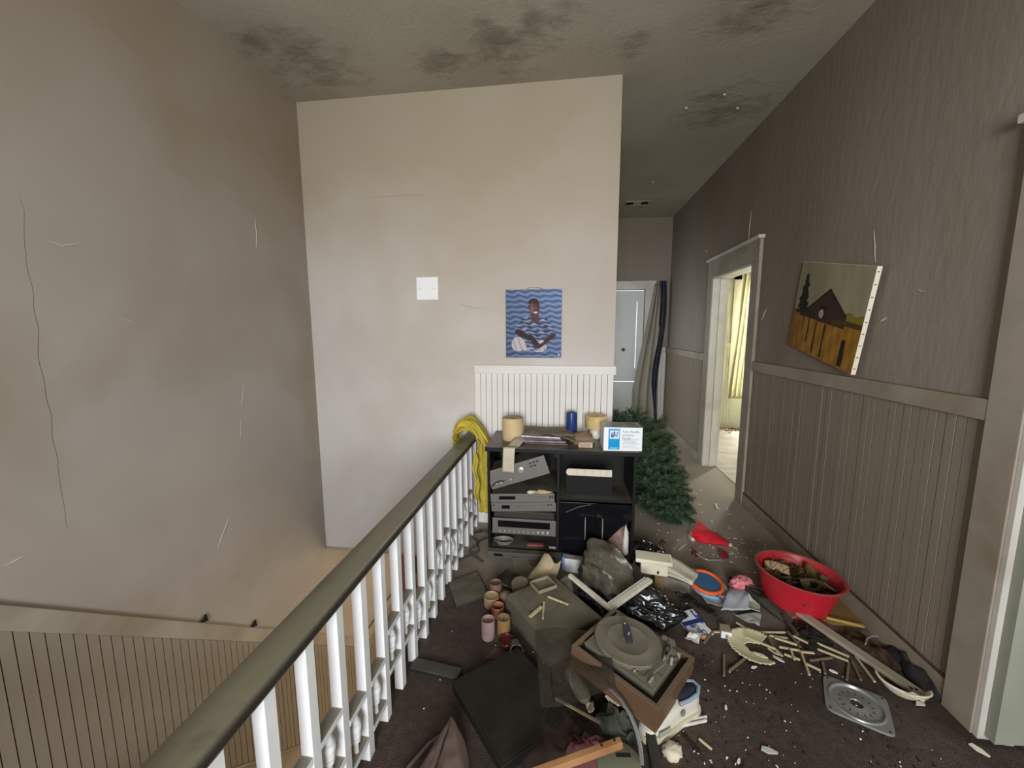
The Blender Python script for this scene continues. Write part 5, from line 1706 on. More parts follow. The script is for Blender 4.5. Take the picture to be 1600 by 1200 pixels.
# ivory plastic holder with slot, newspaper bundle
ih = thing('plastic_holder', 'ivory plastic holder with a keyhole slot between the bin bags', 'holder', (0.5248, 2.2471, 0), rz=radians(-8))
MB().cbox((0, 0, 0.15), (0.15, 0.08, 0.075)).build('body', M_ivory, ih, bevel=0.008)
MB().cbox((-0.005, -0.002, 0.196), (0.2, 0.1, 0.024)).build('lid', M_ivory, ih, bevel=0.006)
MB().cbox((0.02, -0.0405, 0.135), (0.01, 0.003, 0.018)).build('keyhole', M_dark, ih)
MB().cbox((0.03, 0.0, 0.06), (0.05, 0.05, 0.115)).build('foot', mat('brown_plastic_foot', (120, 100, 72), 0.6), ih, bevel=0.003)
nb_ = thing('newspaper_bundle', 'folded cream newspaper beside the orange rimmed disc', 'newspaper', (0.6679, 2.3017, 0), rz=radians(-32))
for q in range(3):
    MB().grid(lambda u, v, q=q: ((u - 0.5) * 0.21, (v - 0.5) * 0.13, 0.075 + q * 0.012 + (0.016 + 0.006 * q) * sin(u * 2.6 + 0.5 * q) + 0.006 * sin(v * 5 + q)), 14, 6, 0.005).build('folded_section', mat('cream_newsprint', (206, 200, 180), 0.85, 0.1, 16, dirt=(150, 142, 120), dirt_amt=0.5, dirt_scale=12), nb_, smooth='all')
MB().cbox((0, 0, 0.036), (0.18, 0.11, 0.072)).build('paper_stack', mat('grey_paper_stack', (126, 120, 108), 0.8, 0.15, 30), nb_)

# discs
def disc(label, loc, r, mo, mi, rot=(0, 0, 0)):
    t = thing('toss_disc', label, 'toy', loc, rot=rot)
    MB().tube([(r * cos(2 * pi * q / 40), r * sin(2 * pi * q / 40), 0.012) for q in range(40)], 0.0115, 10, closed=True).build('rim', mo, t, smooth=True)
    MB().lathe([(r - 0.004, 0.008), (r - 0.004, 0.014), (0, 0.015)], 40).build('pad', mi, t, smooth=True)
    return t


M_or = mat('bright_orange_foam', (228, 100, 48), 0.55, 0.05, 10)
M_bl = mat('ocean_blue_mesh', (36, 96, 146), 0.6, 0.12, 60, dust=0.3)
M_lb = mat('light_blue_rim', (112, 176, 206), 0.5, 0.05, 10)
d1 = disc('round toy disc with an orange rim and blue face', (0.8161, 2.2576, 0.055), 0.088, M_or, M_bl, (radians(6), radians(6), radians(-20)))
MB().tube([(-0.075 + 0.028 * cos(a), 0.03 + 0.028 * sin(a), 0.026) for a in [2 * pi * q / 20 for q in range(20)]], 0.0016, 6, closed=True).build('wire_ring', M_knob, d1, smooth=True)
disc('round toy disc with a light blue rim lying under the orange rimmed one', (0.839, 2.2679, 0.022), 0.09, M_lb, mat('dark_mesh', (46, 44, 52), 0.7), (radians(4), radians(2), 0))
fl_ = thing('flower_sticker', 'purple flower-shaped foam sticker at the edge of the toy discs', 'sticker', (0.8657, 2.1528, 0.05), rz=0.4)
pts = [((0.02 + 0.008 * cos(5 * a)) * cos(a), (0.02 + 0.008 * cos(5 * a)) * sin(a)) for a in [2 * pi * q / 30 for q in range(30)]]
MB().prism(pts, 0, 0.004).build('petals', mat('purple_foam', (110, 70, 112), 0.8), fl_)
MB().prism([(x * 0.55, y * 0.55) for x, y in pts], 0.004, 0.007).build('centre', mat('pale_pink_foam', (196, 150, 176), 0.8), fl_)

# red hat, sunglasses, pink cloth
ht = thing('santa_hat', 'flattened red pointed hat with a white trim on the dusty hall floor', 'hat', (0, 0, 0))
h0, h1 = Vector((0.9598, 2.9097, 0)), Vector((1.1534, 2.802, 0))


def hat(u, v):
    a = v * 2 * pi
    p = h0.lerp(h1, u)
    d = (h1 - h0).normalized()
    s = Vector((-d.y, d.x, 0))
    w = 0.105 * (1 - u) ** 0.8 + 0.012
    hh = 0.034 * (1 - u) + 0.014
    k = 1 + 0.25 * sin(3 * a + u * 7) * (1 - u)
    return p + s * (w * cos(a) * k) + Vector((0, 0, hh + hh * sin(a) * k))


MB().grid(hat, 22, 28).build('hat_cone', mat('red_felt', (206, 38, 52), 0.9, 0.12, 20, bump=0.2, bump_scale=200), ht, smooth='all')
M_plush = mat('white_plush', (226, 214, 202), 0.95, 0.1, 60, bump=0.5, bump_scale=150)
b_ = blob(0.02, 0.045, 0.022, 41.0, 0.2, 0.2, 3).build('brim', M_plush, ht, smooth='all')
b_.location = tuple(Vector((0.9309, 2.8875, 0)))
b_ = blob(0.014, 0.014, 0.014, 42.0, 0.1, 0.1, 2).build('pompom', M_plush, ht, smooth='all')
b_.location = tuple(Vector((1.1626, 2.8046, 0.004)))
sg = thing('sunglasses', 'broken red sunglasses with bent silver temple on the hall floor', 'sunglasses', (0, 0, 0))
MB().tube([(0.8846, 2.6506, 0.02), (0.91, 2.6133, 0.012), (0.9454, 2.5978, 0.006), (1.0286, 2.6086, 0.006)], 0.003, 6).build('temple', M_knob, sg, smooth=True)
M_lens = mat('dark_red_lens', (112, 34, 46), 0.15, 0.1, 10)
for loc_, s_ in (((0.8802, 2.648, 0.012), 0.02), ((1.0656, 2.6566, 0.012), 0.032)):
    o = MB().lathe([(s_, 0), (s_, 0.004), (s_ * 0.8, 0.007), (0, 0.008)], 20).build('lens', M_lens, sg, smooth=True)
    put(o, loc_, (radians(50), radians(15), 0))
lump('pink_pompom', 'pale pink fluffy ball of cloth left of the red tub', 'cloth', (1.0375, 2.3084, 0), (0.055, 0.05, 0.05), mat('pale_pink_fleece', (226, 140, 150), 0.95, 0.15, 40, bump=0.6, bump_scale=90), 44.0, 0, 0.15, 0.3, 5)

# papers on the right of the heap
def paper(name, label, pts, z, m, amp=0.006, seed=1.0, cat='paper', th=0.0012):
    a, b, c, d = [Vector(p) for p in pts]

    def fn(u, v):
        p = (a * (1 - u) + b * u) * (1 - v) + (d * (1 - u) + c * u) * v
        return (p.x, p.y, z + amp * (1.0 + noise.noise(Vector((u * 3, v * 3, seed)))) + amp * 1.5 * sin(u * 3 + seed) ** 2)
    o = MB().grid(fn, 12, 12, th).build(name, m, None, smooth='all')
    return tag(o, label, cat)


M_bag2 = mat('bluish_clear_bag', (176, 184, 190), 0.3, 0.05, 10)
paper('plastic_bag', 'bluish translucent plastic bag flat beside the toy discs', [(0.8335, 2.0636, 0), (0.9521, 2.2683, 0), (1.0407, 2.2573, 0), (0.9866, 2.0886, 0)], 0.02, M_bag2, 0.012, 3.0, 'plastic bag', 0.002)
paper('plastic_bag', 'greyish plastic sheet under the bluish bag', [(0.7732, 2.2, 0), (0.9072, 2.2121, 0), (0.9304, 2.141, 0), (0.7818, 2.1215, 0)], 0.006, mat('greyish_clear_sheet', (160, 160, 158), 0.3), 0.008, 5.0, 'plastic bag')
paper('paper_label', 'white leaflet with a green picture beside the bluish bag', [(0.9581, 2.1044, 0), (1.0239, 2.2495, 0), (1.0949, 2.2258, 0), (1.0314, 2.0753, 0)], 0.012, mat('white_green_leaflet', (206, 212, 200), 0.5, 0.05, 10, dirt=(104, 128, 56), dirt_amt=1.0, dirt_scale=14), 0.01, 8.0)
paper('paper_sheet', 'pale grey torn sheet in front of the green leaflet', [(0.8958, 2.0767, 0), (1.0505, 2.097, 0), (0.9935, 1.9967, 0), (0.9384, 2.0256, 0)], 0.004, mat('pale_grey_paper', (168, 168, 166), 0.8), 0.006, 12.0)


def blueprint(U, V):
    n = np.sin(U * 11 + V * 7) + np.sin(U * 23 - V * 13) * 0.6 + np.sin(V * 31 + U * 5) * 0.4
    c = np.where((n > 0.1)[..., None], np.array([70, 84, 150]), np.array([206, 208, 214]))
    c = np.where(((n > 1.1) & (V < 0.7))[..., None], np.array([196, 178, 120]), c)
    c = np.where((V > 0.62)[..., None] & (U < 0.8)[..., None], np.array([214, 216, 222]), c)
    c = np.where((abs(V - 0.55) < 0.08)[..., None], np.array([44, 56, 104]), c)
    return c


bl = thing('booklet', 'blue and white glossy booklet beside the shiny black bin bag', 'booklet', (0.6674, 1.9717, 0), rz=radians(-22))
bl.rotation_euler = (radians(6), radians(-5), radians(20))
MB().cbox((0, 0, 0.012), (0.11, 0.16, 0.008)).build('pages', M_paper, bl)
o = printed('cover_print', 0.112, 0.162, 60, 80, blueprint, printmat('glossy_print', 0.35), bl, 'xy')
o.location = (0, 0, 0.0165)
paper('paper_sheet', 'white torn paper in front of the blue booklet', [(0.5911, 1.8545, 0), (0.6332, 1.8973, 0), (0.6776, 1.8948, 0), (0.6461, 1.8219, 0)], 0.01, M_paper, 0.008, 15.0)
paper('paper_scrap', 'small orange paper scrap beside the white torn paper', [(0.6722, 1.8774, 0), (0.6884, 1.9004, 0), (0.7074, 1.8945, 0), (0.6884, 1.8632, 0)], 0.004, mat('orange_paper', (196, 132, 84), 0.8, 0.3, 60), 0.004, 18.0, 'paper scrap')
mbx = thing('matchbox', 'small white card box standing among the sticks', 'box', (0.8044, 1.9241, 0), rz=radians(-8))
MB().cbox((0, 0, 0.018), (0.047, 0.045, 0.036)).build('sleeve', mat('white_carton', (226, 228, 230), 0.5), mbx, bevel=0.001)
MB().cbox((0, 0.006, 0.037), (0.047, 0.05, 0.0015)).build('flap', mat('tan_card', (150, 138, 116), 0.8), mbx)
MB().cbox((0.004, -0.0228, 0.02), (0.012, 0.001, 0.008)).build('print', mat('pale_blue_ink', (120, 140, 190), 0.6), mbx)

# long dark shoe-like thing: flattened black boot
bt = thing('black_boot', 'flattened dusty black boot with a pointed shaft left of the red tub', 'boot', (1.0913, 2.188, 0), rz=radians(-58))
M_boot = mat('dusty_black_leather', (44, 43, 42), 0.5, 0.12, 10, dust=0.3)
secs = [(-0.20, 0.008, 0.05), (-0.12, 0.018, 0.055), (-0.04, 0.036, 0.06), (0.02, 0.045, 0.055), (0.07, 0.05, 0.042), (0.12, 0.05, 0.032), (0.15, 0.038, 0.026), (0.165, 0.016, 0.018)]
MB().loft([[(x, w * cos(2 * pi * q / 14), 0.004 + h * (0.5 + 0.5 * sin(2 * pi * q / 14))) for q in range(14)] for x, w, h in secs]).build('upper', M_boot, bt, smooth='all')
MB().loft([[(x, w * 0.55 * cos(2 * pi * q / 12), 0.057 + 0.004 * sin(2 * pi * q / 12)) for q in range(12)] for x, w in ((-0.09, 0.008), (-0.04, 0.05), (0.0, 0.055), (0.03, 0.006))]).build('opening', M_dark, bt, smooth='all')
MB().tube([(-0.1, 0.02, 0.058), (-0.02, 0.034, 0.066), (0.09, 0.012, 0.052)], 0.003, 6).build('seam', M_boot, bt, smooth=True)

# red tub with its contents
TBX, TBY = 1.266, 2.215
tubt = thing('red_tub', 'round red plastic tub full of dry leaves beside the right wall', 'tub', (TBX, TBY, 0), rot=(0, radians(4), 0))
tubt.scale = (0.98, 0.96, 0.88)
M_red = mat('red_plastic', (188, 36, 50), 0.4, 0.06, 7, dirt=(150, 60, 56), dirt_amt=0.4, dust=0.55)
MB().lathe([(0.135, 0.0), (0.15, 0.004), (0.172, 0.09), (0.196, 0.2), (0.203, 0.218), (0.216, 0.221), (0.218, 0.226), (0.21, 0.231), (0.199, 0.226), (0.19, 0.2), (0.166, 0.09), (0.144, 0.012), (0.0, 0.01)], 48).build('tub', M_red, tubt, smooth=True)
M_leafb = mat('dry_brown_leaf', (98, 80, 50), 0.85, 0.2, 12, dirt=(64, 50, 32), dirt_amt=0.6)
lr = random.Random(11)
lg = 'dry leaves in the red tub'
leafsrc = None
for q in range(34):
    a, rr_ = lr.random() * 2 * pi, 0.155 * math.sqrt(lr.random())
    loc = (TBX + 0.012 + rr_ * cos(a), TBY + rr_ * sin(a), 0.10 + lr.random() * 0.05)
    rot = (lr.uniform(-0.6, 0.6), lr.uniform(-0.6, 0.6), lr.random() * 6)
    if leafsrc is None:
        leafsrc = MB().grid(lambda u, v: ((u - 0.5) * 0.1, (v - 0.5) * 0.055 * sin(pi * (0.08 + 0.84 * u)), 0.02 * (u - 0.5) ** 2 * 4 + 0.012 * abs(v - 0.5) * 2), 8, 4, 0.0012).build('dry_leaf', M_leafb, None, smooth='all')
        o = put(leafsrc, loc, rot)
    else:
        o = leafsrc.copy()
        C.objects.link(o)
        put(o, loc, rot)
    s_ = lr.uniform(0.7, 1.25)
    o.scale = (s_, s_, s_)
    tag(o, 'dry brown leaf in the heap inside the red tub', 'leaf', lg)
o = MB().grid(lambda u, v: ((u - 0.5) * 0.19, (v - 0.5) * 0.11, 0.018 * sin(u * 4) + 0.01 * sin(v * 5 + u * 3)), 14, 10, 0.003).build('leather_piece', mat('olive_brown_leather', (84, 70, 42), 0.6, 0.15, 10, dust=0.3), None, smooth='all')
put(o, (TBX + 0.07, TBY - 0.06, 0.166), (radians(-20), radians(8), radians(-12)))
tag(o, 'olive brown leather flap lying on the leaves in the red tub', 'leather flap')
o = MB().grid(lambda u, v: ((u - 0.5) * 0.12, (v - 0.5) * 0.06, 0.01 * sin(u * 4)), 8, 6, 0.002).build('paper_scrap', mat('tan_paper', (186, 164, 124), 0.85, 0.1, 14), None, smooth='all')
put(o, (TBX - 0.06, TBY + 0.075, 0.17), (radians(25), 0, radians(-20)))
tag(o, 'tan paper scrap at the back inside the red tub', 'paper scrap')
o = MB().tube([(0.075 * cos(2 * pi * q / 30), 0, 0.055 * sin(2 * pi * q / 30)) for q in range(30)], 0.002, 6, closed=True).build('wire_hoop', mat('rusty_brown_wire', (96, 62, 50), 0.6), None, smooth=True)
put(o, (TBX - 0.02, TBY + 0.07, 0.18), (radians(-12), 0, radians(-6)))
tag(o, 'thin rusty wire hoop standing in the red tub', 'wire')
for q in range(7):
    a = lr.random() * 6
    o = MB().tube([(0, 0, 0), (0.03, 0.008, 0.012), (0.075, 0.0, 0.02), (0.12, -0.012, 0.012)], 0.0018, 5).build('twig', mat('dark_twig', (70, 54, 38), 0.9), None, smooth=True)
    put(o, (TBX - 0.06 + lr.uniform(-0.06, 0.06), TBY + lr.uniform(-0.06, 0.04), 0.148), (0, lr.uniform(-0.7, 0.1), a))
    tag(o, 'thin dark twig on the leaves in the red tub', 'twig', 'twigs in the red tub')

# long strips and boards by the right wall
o = stick((1.1738, 2.3031, 0), (1.3438, 1.9022, 0), 0.02, mat('white_plastic_strip', (226, 224, 220), 0.4, 0.03, 10), 0.018, 0.012, 'narrow bright white plastic strip in front of the red tub', 'plastic_strip')
lb = thing('floorboard', 'long grey painted board with screw holes along the right wall', 'board', (0, 0, 0))
MB().bar((1.2204, 2.094, 0.045), (1.4592, 1.634, 0.03), 0.046, 0.018).build('board', mat('grey_white_painted_board', (170, 162, 144), 0.6, 0.06, 12, dirt=(120, 108, 86), dirt_amt=0.6, dirt_scale=4), lb, bevel=0.002)
for a in ((1.2266, 2.0726, 0.0545), (1.4419, 1.6609, 0.0415), (1.4257, 1.6642, 0.042)):
    MB().lathe([(0.005, 0), (0.005, 0.003), (0, 0.0035)], 10, T(*a)).build('screw', M_dark, lb)
o = floorpoly('wood_panel', [(1.2924, 2.1288, 0), (1.4996, 2.2789, 0), (1.615, 2.2568, 0), (1.5238, 2.0621, 0), (1.3716, 2.0644, 0)], 0.006, 0.012, mat('yellow_pine_panel', (142, 112, 56), 0.6, 0.15, 6, dirt=(96, 72, 34), dirt_amt=0.6, stretch=(1, 0.2, 1), dust=0.3))
tag(o, 'yellow-brown wood panel under the red tub', 'wood panel')
o = stick((1.3565, 2.0898, 0), (1.5015, 2.046, 0), 0.02, mat('yellow_batten', (176, 150, 80), 0.6), 0.012, 0.012, 'yellow batten along the front edge of the wood panel', 'batten')
o = stick((1.1507, 2.1958, 0), (1.1846, 2.0534, 0), 0.03, M_pegdark, 0.02, 0.012, 'grey wooden lath between the boot and the white plastic strip', 'lath')
o = stick((1.1331, 2.0604, 0), (1.1354, 1.9303, 0), 0.03, mat('dull_metal_rail', (96, 94, 88), 0.4, metal=0.5), 0.014, 0.014, 'dull metal rail with bent end behind the heap of sticks', 'metal_rail')

# the scattered wooden sticks
gs = 'wooden sticks scattered in front of the red tub'
sticks = [
    ((0.7539, 1.9345, 0), (1.1044, 1.9721, 0), 0.002, 0, 'longest pale lath, lying level behind the scalloped plate'),
    ((0.8869, 2.0051, 0), (0.922, 1.9567, 0), 0.012, 0, 'short pale stick leaning on the back of the scalloped plate'),
    ((1.1116, 1.9688, 0), (1.1148, 1.8644, 0), 0.016, 1, 'greyed stick starting at the near end of the dull metal rail'),
    ((1.0151, 1.9392, 0), (1.0913, 1.9286, 0), 0.006, 0, 'pale stick at the very back of the heap, next to the long level lath'),
    ((1.0295, 1.9204, 0), (1.1107, 1.8831, 0), 0.012, 0, 'pale stick just in front of the backmost one in the stick heap'),
    ((1.0263, 1.872, 0), (1.1105, 1.8562, 0), 0.004, 0, 'nearly level pale stick in the middle of the stick heap'),
    ((1.0007, 1.9207, 0), (0.9812, 1.8129, 0), 0.018, 1, 'greyed stick lying steeply beside the right rim of the scalloped plate'),
    ((1.0994, 1.8509, 0), (1.1668, 1.8485, 0), 0.006, 0, 'short level pale stick right of the middle of the stick heap'),
    ((1.1244, 1.8064, 0), (1.235, 1.8354, 0), 0.002, 1, 'greyed stick lying level behind the stamped metal plate'),
    ((1.2114, 1.9082, 0), (1.3033, 1.8335, 0), 0.014, 0, 'farther of two long parallel pale sticks ending at the long grey board'),
    ((1.1977, 1.8791, 0), (1.2905, 1.8176, 0), 0.006, 0, 'nearer of two long parallel pale sticks ending at the long grey board'),
    ((1.1014, 1.8288, 0), (1.0651, 1.7032, 0), 0.014, 0, 'pale stick pointing at the viewer left of the stamped metal plate'),
    ((1.1756, 1.8024, 0), (1.144, 1.7299, 0), 0.004, 1, 'short greyed stick touching the back corner of the stamped metal plate'),
    ((1.2934, 1.8179, 0), (1.2204, 1.714, 0), 0.002, 1, 'leftmost of three fanned sticks behind the right half of the stamped metal plate'),
    ((1.3078, 1.8198, 0), (1.2758, 1.715, 0), 0.006, 1, 'middle one of three fanned sticks behind the stamped metal plate'),
    ((1.3373, 1.8453, 0), (1.3187, 1.7019, 0), 0.014, 0, 'rightmost of three fanned sticks behind the stamped metal plate'),
    ((1.0996, 1.7853, 0), (1.137, 1.7489, 0), 0.002, 0, 'pale stick slanting towards the back left corner of the stamped metal plate'),
    ((1.0262, 1.8263, 0), (1.081, 1.8006, 0), 0.006, 0, 'pale stick slanting along the front edge of the stick heap'),
    ((1.1286, 1.9172, 0), (1.2081, 1.948, 0), 0.004, 1, 'greyed stick beside the black rag at the back of the stick heap'),
    ((0.9922, 1.8597, 0), (1.0077, 1.8054, 0), 0.01, 0, 'short pale stick among the china shards right of the scalloped plate'),
    ((1.0617, 1.8422, 0), (1.0491, 1.7857, 0), 0.016, 0, 'very short pale stick pointing at the viewer in front of the heap'),
    ((1.4024, 1.7907, 0), (1.3644, 1.7079, 0), 0.004, 1, 'greyed stick left of the broken bowl, under the long grey board'),
    ((1.1183, 1.9362, 0), (1.1643, 1.8941, 0), 0.02, 0, 'pale stick on top of the heap near the end of the metal rail'),
    ((0.7493, 1.7898, 0), (0.7037, 1.6652, 0), 0.002, 1, 'greyed stick lying alone, pointing at the viewer, left of the scalloped plate'),
    ((0.8459, 1.7877, 0), (0.7391, 1.6964, 0), 0.003, 1, 'greyed stick slanting out from under the front of the scalloped plate'),
    ((0.6812, 1.8502, 0), (0.7492, 1.9296, 0), 0.004, 1, 'greyed stick leaning by the orange scrap and white matchbox'),
    ((0.7844, 2.6879, 0), (0.8519, 2.7798, 0), 0.002, 0, 'short pale stick alone on the dusty hall floor near the bin bags'),
    ((1.4916, 1.8441, 0), (1.5801, 1.9295, 0), 0.002, 1, 'greyed stick behind the long grey board near the right wall'),
]
for a, b, z, k_, lab in sticks:
    stick(a, b, z, (M_pegwood, M_pegdark)[k_], label=lab, group=gs, lift=rnd.uniform(-0.001, 0.005))
stick((0.8816, 1.8806, 0), (0.9849, 1.8208, 0), 0.032, M_pegwood, 0.008, 0.008, 'thin pale stick lying across the scalloped plate')

# broken scalloped plate: a ring of pieces
sp_ = thing('scalloped_plate', 'broken cream plate with a scalloped rim, one side missing', 'plate', (0.9069, 1.8524, 0), rz=radians(10), rot=None)
M_cream = mat('cream_china', (206, 200, 164), 0.35, 0.05, 10, dirt=(160, 152, 112), dirt_amt=0.5)
def plate(u, v):
    a = radians(28) + u * radians(258)
    r0 = 0.036 + 0.012 * noise.noise(Vector((u * 9, 1.5, 0)))
    r = r0 + (0.112 - r0) * v
    if v > 0.95:
        r += 0.005 * abs(sin(a * 17))
    if u < 0.02 or u > 0.98:
        r *= 0.98
    return (r * cos(a), r * sin(a) * 0.98, 0.004 + 0.016 * v ** 2.2 + 0.0012 * sin(a * 17) * v ** 4)


MB().grid(plate, 110, 10, 0.003).build('plate', M_cream, sp_, smooth='all')
for q in range(34):
    a = radians(30) + q * radians(258) / 34
    MB().cbox((0, 0, 0), (0.011, 0.004, 0.0022), T(0.109 * cos(a), 0.107 * sin(a), 0.0215) @ Rz(a)).build('scallop', M_ivory, sp_)
for q, (loc_, s_) in enumerate((((0.9875, 1.8441, 0.003), 0.03), ((0.9855, 1.7947, 0.007), 0.026), ((0.9122, 1.8025, 0.011), 0.03), ((0.8496, 1.722, 0.015), 0.016))):
    o = MB().prism([(-s_, 0), (-s_ * 0.3, -s_ * 0.4), (s_, -s_ * 0.15), (s_ * 0.7, s_ * 0.2), (-s_ * 0.4, s_ * 0.35)], 0, 0.004).build('china_shard', M_ivory, None)
    put(o, loc_, (0.1, 0.05, (2.2, 2.3, 2.6, 0.4)[q]))
    tag(o, ('larger cream shard at the right rim of the scalloped plate', 'cream shard lying in front of the larger one beside the plate', 'cream shard inside the broken gap of the scalloped plate', 'small cream shard in front of the scalloped plate')[q], 'shard', 'shards of the scalloped plate')

# stamped metal plate
mp = thing('metal_plate', 'stamped grey metal plate with a raised ring and centre hole on the carpet', 'metal plate', (1.185, 1.6015, 0), rz=radians(-27))
M_zinc = mat('dull_zinc', (150, 152, 150), 0.38, 0.08, 12, metal=0.45, dust=0.35)
outer = []
for q in range(72):
    a = 2 * pi * q / 72
    k_ = (abs(cos(a) / 0.105) ** 9 + abs(sin(a) / 0.1) ** 9) ** (-1 / 9)
    outer.append((k_ * cos(a), k_ * sin(a)))
nn = len(outer)
vs, fs = [], []
rows = [[(x, y, 0.001) for x, y in outer], [(x * 0.985, y * 0.985, 0.008) for x, y in outer]]
for rad, z in ((0.094, 0.008), (0.091, 0.0125), (0.086, 0.0125), (0.081, 0.004), (0.03, 0.0035), (0.026, 0.006), (0.022, 0.006), (0.02, 0.001)):
    row = []
    for x, y in outer:
        a = math.atan2(y, x)
        row.append((rad * cos(a), rad * sin(a), z))
    rows.append(row)
vs = [p for r_ in rows for p in r_]
for k_ in range(len(rows) - 1):
    fs += [(k_ * nn + i, k_ * nn + (i + 1) % nn, (k_ + 1) * nn + (i + 1) % nn, (k_ + 1) * nn + i) for i in range(nn)]
plm = MB().add(vs, fs).build('plate', M_zinc, mp, smooth=True, angle=55)
for q in range(14):
    a = 2 * pi * q / 14 + 0.2
    MB().cbox((0, 0, 0), (0.010, 0.0022, 0.0016), T(0.053 * cos(a), 0.053 * sin(a), 0.0045) @ Rz(a)).build('slot', M_dark, mp)
for x, y in ((0.088, 0.083), (-0.088, 0.083), (-0.088, -0.083), (0.088, -0.083)):
    MB().lathe([(0.004, 0), (0.004, 0.0006), (0, 0.0006)], 10, T(x, y, 0.0082)).build('rivet_hole', M_dark, mp)

# dark cloth, bowl shards and bits along the right wall
def clothheap(name, label, loc, w, d, h, m, seed, rz=0.0):
    def fn(u, v):
        x, y = (u - 0.5) * w, (v - 0.5) * d
        e = max(0.0, 1 - (2 * u - 1) ** 2) * max(0.0, 1 - (2 * v - 1) ** 2)
        return (x + 0.02 * noise.noise(Vector((u * 4, v * 4, seed))), y + 0.02 * noise.noise(Vector((u * 4, v * 4, seed + 7))), 0.002 + h * e ** 0.6 * (0.55 + 0.45 * ridge((u, v, 0), 3.4, seed)) + 0.012 * e * noise.noise(Vector((u * 11, v * 11, seed))))
    o = MB().grid(fn, 34, 34, 0.003).build(name, m, None, smooth='all')
    put(o, loc, (0, 0, rz))
    return tag(o, label, 'cloth')


M_dcloth = mat('charcoal_cloth', (44, 42, 44), 0.95, 0.15, 14)
clothheap('dark_cloth', 'charcoal cloth heap against the right baseboard behind the long board', (1.5538, 1.8006, 0), 0.12, 0.28, 0.085, M_dcloth, 51.0, radians(-4))
clothheap('brown_cloth', 'brown rag in the corner between the red tub and the long board', (1.4191, 1.9045, 0), 0.16, 0.24, 0.05, mat('brown_rag', (66, 50, 38), 0.95, 0.15, 14), 54.0, radians(12))
clothheap('dark_cloth', 'black rag between the metal rail and the heap of sticks', (1.1975, 1.9549, 0), 0.16, 0.14, 0.045, mat('black_rag', (36, 34, 32), 0.95, 0.15, 14), 58.0, radians(30))
o = MB().tube([(1.402, 1.8865, 0.05), (1.4319, 1.9199, 0.055), (1.4617, 1.9363, 0.058), (1.4919, 1.9439, 0.055)], 0.004, 6).build('cable_end', mat('grey_cable', (138, 128, 116), 0.6), None, smooth=True)
tag(o, 'short curled grey cable on the brown rag by the right wall', 'cable')
wbw = thing('broken_bowl', 'broken cream bowl rim at the near end of the long board', 'bowl', (1.4043, 1.6797, 0), rz=radians(-30))
def bowl(u, v):
    a = radians(170) + u * radians(200)
    r = 0.03 + 0.035 * v
    return (r * cos(a) * 1.35, r * sin(a), 0.006 + 0.05 * v ** 1.3)


MB().grid(bowl, 30, 8, 0.006).build('rim', M_ivory, wbw, smooth='all')
for q, (loc_, s_, r_) in enumerate((((1.4324, 1.6312, 0.006), 0.022, 0.2), ((1.4028, 1.6173, 0.051), 0.03, -0.4))):
    o = MB().prism([(-s_, -s_ * 0.3), (s_ * 0.8, -s_ * 0.35), (s_, s_ * 0.2), (-s_ * 0.2, s_ * 0.4)], 0, 0.006).build('china_shard', M_ivory, None)
    put(o, loc_, (0.15, 0.1, r_))
    tag(o, ['cream china shard on the carpet at the near end of the long board', 'cream china shard on top of the near end of the long board'][q], 'shard')

# foreground: mauve bag, bars, board with nails, lid, shards
mbag = thing('fabric_bag', 'mauve canvas bag with a centre seam at the bottom edge of the view', 'bag', (-0.3982, 1.1289, 0), rz=radians(-2))
M_mauve = mat('dusty_mauve_canvas', (112, 92, 88), 0.9, 0.1, 12, dirt=(78, 62, 58), dirt_amt=0.6, dirt_scale=7, dust=0.25, bump=0.15, bump_scale=160)
def bagside(s):
    def fn(u, v):
        y = -0.16 + v * 0.30
        t = max(0.0, (v - 0.2) / 0.8)
        wv = 0.105 * math.sqrt(max(0.0, 1 - t ** 2.6)) + 0.002 if s > 0 else 0.10 * (1 - t ** 1.25) + 0.002
        x = s * u * wv
        z = 0.13 * (1 - u ** 2.4) * (1 - 0.55 * max(0, v - 0.2)) + 0.004 + 0.012 * noise.noise(Vector((u * 4 + s, v * 5, 61.0))) - 0.014 * math.exp(-(u / 0.05) ** 2)
        return (x - 0.02 * (v - 0.5), y, max(0.003, z))
    return fn


MB().grid(bagside(-1), 20, 26, 0.003).build('panel', M_mauve, mbag, smooth='all')
MB().grid(bagside(1), 20, 26, 0.003).build('panel', M_mauve, mbag, smooth='all')
MB().tube([(-0.13, -0.15, 0.02), (-0.125, -0.03, 0.02), (-0.075, 0.08, 0.02), (-0.04, 0.115, 0.02)], 0.006, 6).build('strap', M_mauve, mbag, smooth=True)
bb = thing('metal_bar', 'long black dusty bar at the bottom edge, below the sneaker', 'bar', (0, 0, 0))
MB().bar((0.3305, 1.3974, 0.02), (0.3259, 1.1843, 0.02), 0.036, 0.03).build('bar', mat('black_dusty_bar', (40, 42, 40), 0.6, 0.1, 12, dust=0.3), bb, bevel=0.003)
for q, (p0, p1, z) in enumerate((((0.3836, 1.3999, 0), (0.5651, 1.4597, 0), 0.004), ((0.3719, 1.3786, 0), (0.5597, 1.4435, 0), 0.004), ((0.2617, 1.3616, 0), (0.3189, 1.3814, 0), 0.02))):
    stick(p0, p1, z, mat('white_metal_strip', (210, 204, 198), 0.35, 0.1, 30), 0.007, 0.01, ['thin white metal strip with pinkish stains in front of the sneaker, the farther of two', 'thin white metal strip in front of the sneaker, the nearer of two', 'short white metal strip between the steel band and the black bar'][q], 'metal_strip')
